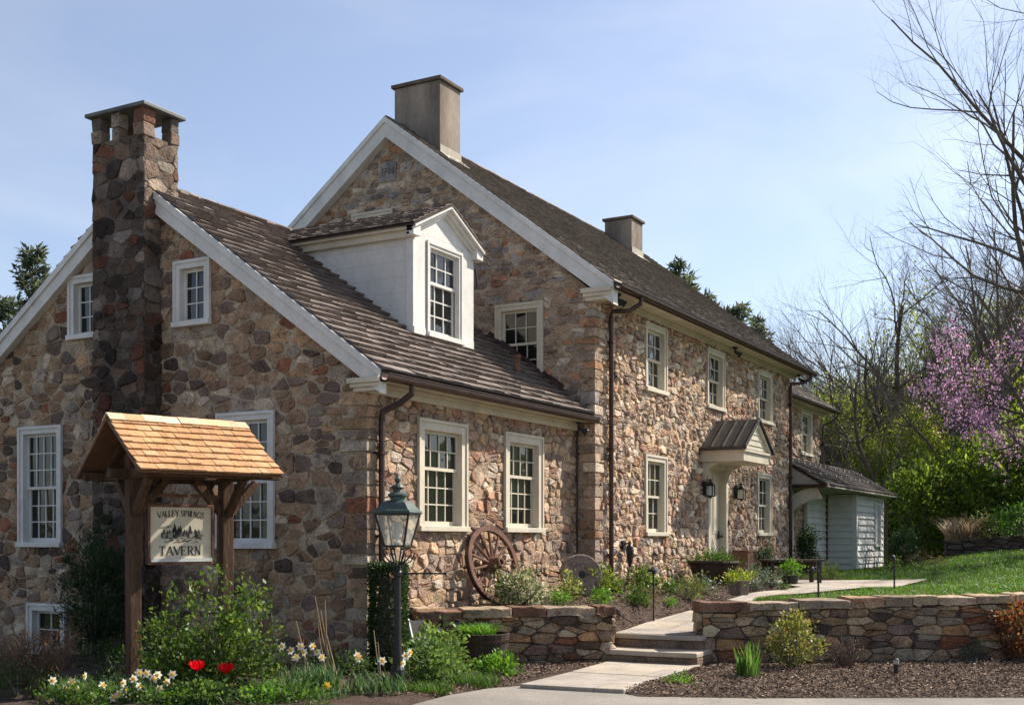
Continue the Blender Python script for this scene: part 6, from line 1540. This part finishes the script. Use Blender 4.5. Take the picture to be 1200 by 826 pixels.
YG = [((.23, .27, .06), 3), ((.29, .32, .08), 2), ((.16, .21, .05), 2), ((.34, .34, .12), 1)]
LT = 'young-leaved trees of the wood beyond the lawn'
l1 = tree_thing('leafing_tree', 411, 12, .16, 4, (9, 6, 5, 4), 'young-leaved yellow-green tree right behind the shed', 'tree', 11000, .17, YG, group=LT, mat='spring_leaf', first=.15, lspread=.4)
place(l1, 1000, 56, .72, 0)
l2 = tree_thing('leafing_tree', 412, 10, .13, 4, (9, 6, 5, 4), 'hazy light green tree left of the evergreen thicket', 'tree', 10000, .16, YG, group=LT, mat='spring_leaf', first=.12, trop=.12, lspread=.45)
place(l2, 1035, 60, .8, 1)
for k, (src, px, d, s, rz, lb) in enumerate(((l1, 1075, 64, .9, 1.0, 'pale green tree in the middle of the wood'), (l2, 1112, 60, .85, 2.2, 'pale green tree behind the redbud blossom'), (l1, 1150, 66, .85, 3.1, 'pale green tree behind the large arching bare tree'),
        (l2, 1195, 58, .95, 4.0, 'pale green tree at the right edge of the wood'), (l1, 965, 66, .75, 5.0, 'pale green tree peeping over the addition roof'), (l2, 1180, 50, .9, .5, 'young green tree near the right edge behind the redbud'),
        (l1, 1240, 62, 1.1, 1.7, 'pale green tree just beyond the right edge'), (l2, 940, 74, .8, 2.9, 'faint green treetop past the main roof corner'), (l2, 1055, 72, .95, 4.4, 'far pale green tree deep in the wood'), (l1, 1020, 76, .95, 2.7, 'far pale green tree left of the wood'),
        (l2, 1018, 52, .62, .9, 'small young-leaved tree right behind the lean-to roof'), (l1, 1050, 54, .62, 3.9, 'small young-leaved tree over the end of the shed'), (l2, 1085, 56, .75, 2.2, 'young-leaved tree rising from the thicket'), (l1, 1125, 58, .72, 1.5, 'young-leaved tree left of the redbud crown'), (l2, 975, 58, .66, 4.6, 'young-leaved tree close behind the addition'), (l1, 1005, 62, .8, 2.0, 'bright young-leaved tree between the forked bare trees'), (l2, 1062, 62, .95, .7, 'bright young-leaved tree left of the thicket top'), (l1, 1100, 66, .85, 4.4, 'bright young-leaved tree over the thicket centre'), (l2, 980, 70, .85, 1.9, 'far pale green tree behind the forked bare trees'), (l1, 1090, 80, .95, 3.6, 'farthest pale green tree over the thicket'), (l2, 1135, 78, 1.0, 5.6, 'far pale green tree between the redbud limbs'))):
    copy_thing(src, loc_of(px, d), rz, (s, s, s), lb)

RB = [((.42, .25, .40), 3), ((.50, .33, .46), 2), ((.33, .18, .30), 2), ((.47, .34, .42), 1)]
rb = tree_thing('redbud_tree', 424, 8.4, .11, 4, (10, 7, 5, 4), 'purple-pink flowering redbud with spreading branches at the right', 'tree', 6800, .06, RB, el=.8, mat='petal', lspread=.055, trop=.0, wig=.2, first=.42, ang=(.75, 1.35), lr=(.42, .68))
place(rb, 1285, 38, 1.1, .3); rb.scale = (1.1, 1.1, 1.4)
r2 = copy_thing(rb, loc_of(1232, 33.5), 2.6, (.72, .72, .55), 'lower purple-pink redbud branch entering from the right edge above the raised bed')

# evergreen thicket behind the lawn
EG = 'evergreen thicket behind the lawn'
e1 = shrub('evergreen_shrub', 'broad leafy evergreen right of the shed', 'shrub', (0, 0, 0), 2.3, 1.9, 4.1, 5200, .24, [((0.115, 0.162, 0.035), 3), ((0.162, 0.216, 0.047), 2), ((0.068, 0.101, 0.027), 2), ((0.216, 0.257, 0.061), 1)], 431, nc=190, spread=.22, stems=14, el=.4, mat='spring_leaf', group=EG, low=.8, srad=.03)
e2 = shrub('evergreen_shrub', 'tall leafy evergreen in the middle of the thicket', 'shrub', (0, 0, 0), 2.0, 1.8, 4.9, 5600, .24, [((0.135, 0.182, 0.035), 3), ((0.189, 0.243, 0.049), 2), ((0.081, 0.115, 0.030), 2), ((0.243, 0.284, 0.068), 1)], 432, nc=190, spread=.22, stems=14, el=.4, mat='spring_leaf', group=EG, low=.8, srad=.03)
place(e1, 1072, 45, .9); place(e2, 1122, 46, .9)
for k, (src, px, d, s, rz, lb) in enumerate(((e1, 1164, 44, .92, 2.0, 'broad dark evergreen behind the edging wall'), (e2, 1205, 44, .92, 1.0, 'tall evergreen at the right edge behind the raised bed'), (e1, 1098, 50, 1.05, 4.0, 'evergreen deeper in the thicket'),
        (e1, 1245, 42, 1.0, 3.0, 'evergreen just past the right edge'), (e2, 1045, 54, .8, 2.5, 'lower evergreen half hidden behind the shed'), (e1, 1140, 54, 1.0, 5.1, 'evergreen at the back of the thicket'), (e1, 1016, 60, .9, .4, 'evergreen behind the lean-to roof'))):
    copy_thing(src, loc_of(px, d), rz, (s, s, s), lb)

def understory():
    rng = np.random.default_rng(9); n = 26000; px = rng.uniform(900, 1320, n); d = rng.uniform(66, 95, n); r = (px - 600) / 1400 * d
    X = C_ * r - S_ * d; Y = S_ * r + C_ * d; z = np.array([zt(a, b_) for a, b_ in zip(X, Y)]); h = rng.uniform(0, 1, n) ** 1.3 * (3.2 + 2.6 * np.sin(px * .05) ** 2 + 1.5 * np.sin(px * .13 + 1))
    P = np.stack([X, Y, z + h], 1); L = rng.uniform(.25, .6, n); o = np_mesh('woodland', leaf_quads(P, rng.normal(size=(n, 3)), L, L * .6, rng), 4, pal_cols(n, [((.13, .16, .045), 2), ((.19, .21, .06), 2), ((.10, .09, .05), 1.5), ((.25, .26, .09), 1)], rng), M['spring_leaf'])
    tag(o, 'hazy undergrowth of the far wood behind the lawn', 'woodland', kind='stuff')
understory()
# straight trunks standing in the wood, each its own tree
tk = tree_thing('slim_tree', 441, 8.5, .13, 3, (7, 5, 4), 'slim straight tree deep in the wood', 'tree', trop=.16, wig=.06, first=.5, group='slim trunks of the wood', ang=(.3, .7), frac=.75, leaves=900, leaf=.15, pal=YG)
place(tk, 1068, 66, 1.0)
rng = random.Random(8)
for k, (px, lb) in enumerate(((1012, 'slim trunk in the wood above the shed roof end'), (1043, 'slim trunk just left of the evergreen thicket'), (1090, 'slim trunk over the middle of the thicket'), (1106, 'slim trunk left of the redbud blossom'), (1120, 'slim trunk below the redbud blossom'), (1137, 'slim trunk amid the redbud'), (1152, 'slim trunk right of the redbud centre'), (1168, 'slim trunk near the right edge of the wood'), (1190, 'slim trunk at the right edge of the wood'))):
    s = rng.uniform(.8, 1.2); copy_thing(tk, loc_of(px, rng.uniform(58, 76)), rng.uniform(0, 6), (s, s, s), lb)

# conifers: behind the main roof and at the far left
def conifer(seed, h, rb_, label, group, n=9000):
    rng = np.random.default_rng(seed); r = random.Random(seed); t = thing('pine_tree', (0, 0, 0), label, 'tree', group); mb = MB(); mb.tube([(0, 0, -.2), (0, 0, h * .5), (0, 0, h)], [.02 * h, .012 * h, .01], 8); mb.build('trunk', M['bark'], t)
    mb = MB(); P = []; D = []; z = h * .12
    while z < h * .99:
        f = 1 - z / h
        for k in range(r.randint(3, 5)):
            a = r.uniform(0, 6.28); L = rb_ * (f ** .8) * r.uniform(.55, 1.15) + .15; e = Vector((math.cos(a), math.sin(a), 0)); p0 = Vector((0, 0, z)); up = r.uniform(.15, .55) if f < .45 else r.uniform(-.1, .3)
            pts = [p0, p0 + e * L * .5 + UP * L * up * .35, p0 + e * L + UP * L * up]; mb.tube(pts, [.03 * f + .012, .02 * f + .008, .006], 4, cap=False)
            m = int(10 + 50 * L / rb_)
            for j in range(m):
                u = r.random() ** .7; q = (pts[0].lerp(pts[1], u * 2) if u < .5 else pts[1].lerp(pts[2], u * 2 - 1)); P.append(tuple(q)); D.append(tuple(e * .8 + UP * .25))
        z += h * .022 * r.uniform(.7, 1.4)
    cr = mb.build('crown', M['twig'], t); P = np.array(P); D = np.array(D); i = rng.integers(0, len(P), n); P = P[i] + rng.normal(size=(n, 3)) * .10; D = D[i] + rng.normal(size=(n, 3)) * .7; L = rng.uniform(.18, .42, n) * h / 12
    np_mesh('foliage', leaf_quads(P, D, L, L * .28, rng), 4, pal_cols(n, [((.075, .095, .055), 3), ((.10, .12, .07), 2), ((.14, .14, .09), .8), ((.05, .065, .04), 1)], rng), M['leaf'], cr)
    return t
CF = 'conifers behind the tavern'
c1 = conifer(451, 14, 2.5, 'tallest conifer top showing above the main roof', CF)
c2 = conifer(452, 11, 2.0, 'taller conifer over the gable at the far left', CF)
def put(o, px, d, topy, h):
    x, y = spot(px, d); top = ZC + (634 - topy) * d / 1400; s = top / h; o.location = (x, y, -.3); o.scale = (s, s, s)
put(c1, 797, 58, 296, 14); put(c2, 38, 46, 284, 11)
for k, (src, px, d, ty, h, rz, lb) in enumerate(((c1, 826, 62, 335, 14, 2.0, 'middle conifer top above the main roof'), (c2, 866, 66, 352, 11, 1.0, 'thin conifer top above the far half of the main roof'), (c1, 889, 70, 362, 14, 4.0, 'low conifer top nearest the end of the main roof'), (c2, 10, 48, 342, 11, 2.4, 'shorter conifer cut by the left edge'), (c1, 848, 66, 352, 14, .8, 'conifer top between the taller ones over the main roof'))):
    o = copy_thing(src, (0, 0, 0), rz, (1, 1, 1), lb); put(o, px, d, ty, h)
# trees outside the frame across the drive; those behind the viewer added for reflections
for k, (src, X, Y, s, rz, lb) in enumerate(((l1, 24, 22, 1.1, .3, 'leafing tree across the drive opposite the wing'), (l1, 27, 35, 1.2, 1.4, 'leafing tree across the drive opposite the front door'), (l1, 22, 8, 1.0, 2.8, 'leafing tree across the drive beyond the right edge'),
        (e2, -24, -12, 1.6, .3, 'unseen evergreen added facing the gable, at the far left'), (e2, -12, -17, 1.6, 2.3, 'unseen evergreen added facing the sign'), (e1, -3, -20, 1.6, 3.3, 'unseen evergreen added behind the viewer'),
        (l1, -18, -22, 1.3, 4.0, 'unseen tall leafing tree added beyond the evergreens facing the gable'), (e1, 19, 15, 1.3, 5.1, 'evergreen across the drive facing the wagon wheel'), (e2, 22, 29, 1.4, 4.1, 'evergreen across the drive facing the main front'))):
    copy_thing(src, (X, Y, -.1), rz, (s, s, s), lb)
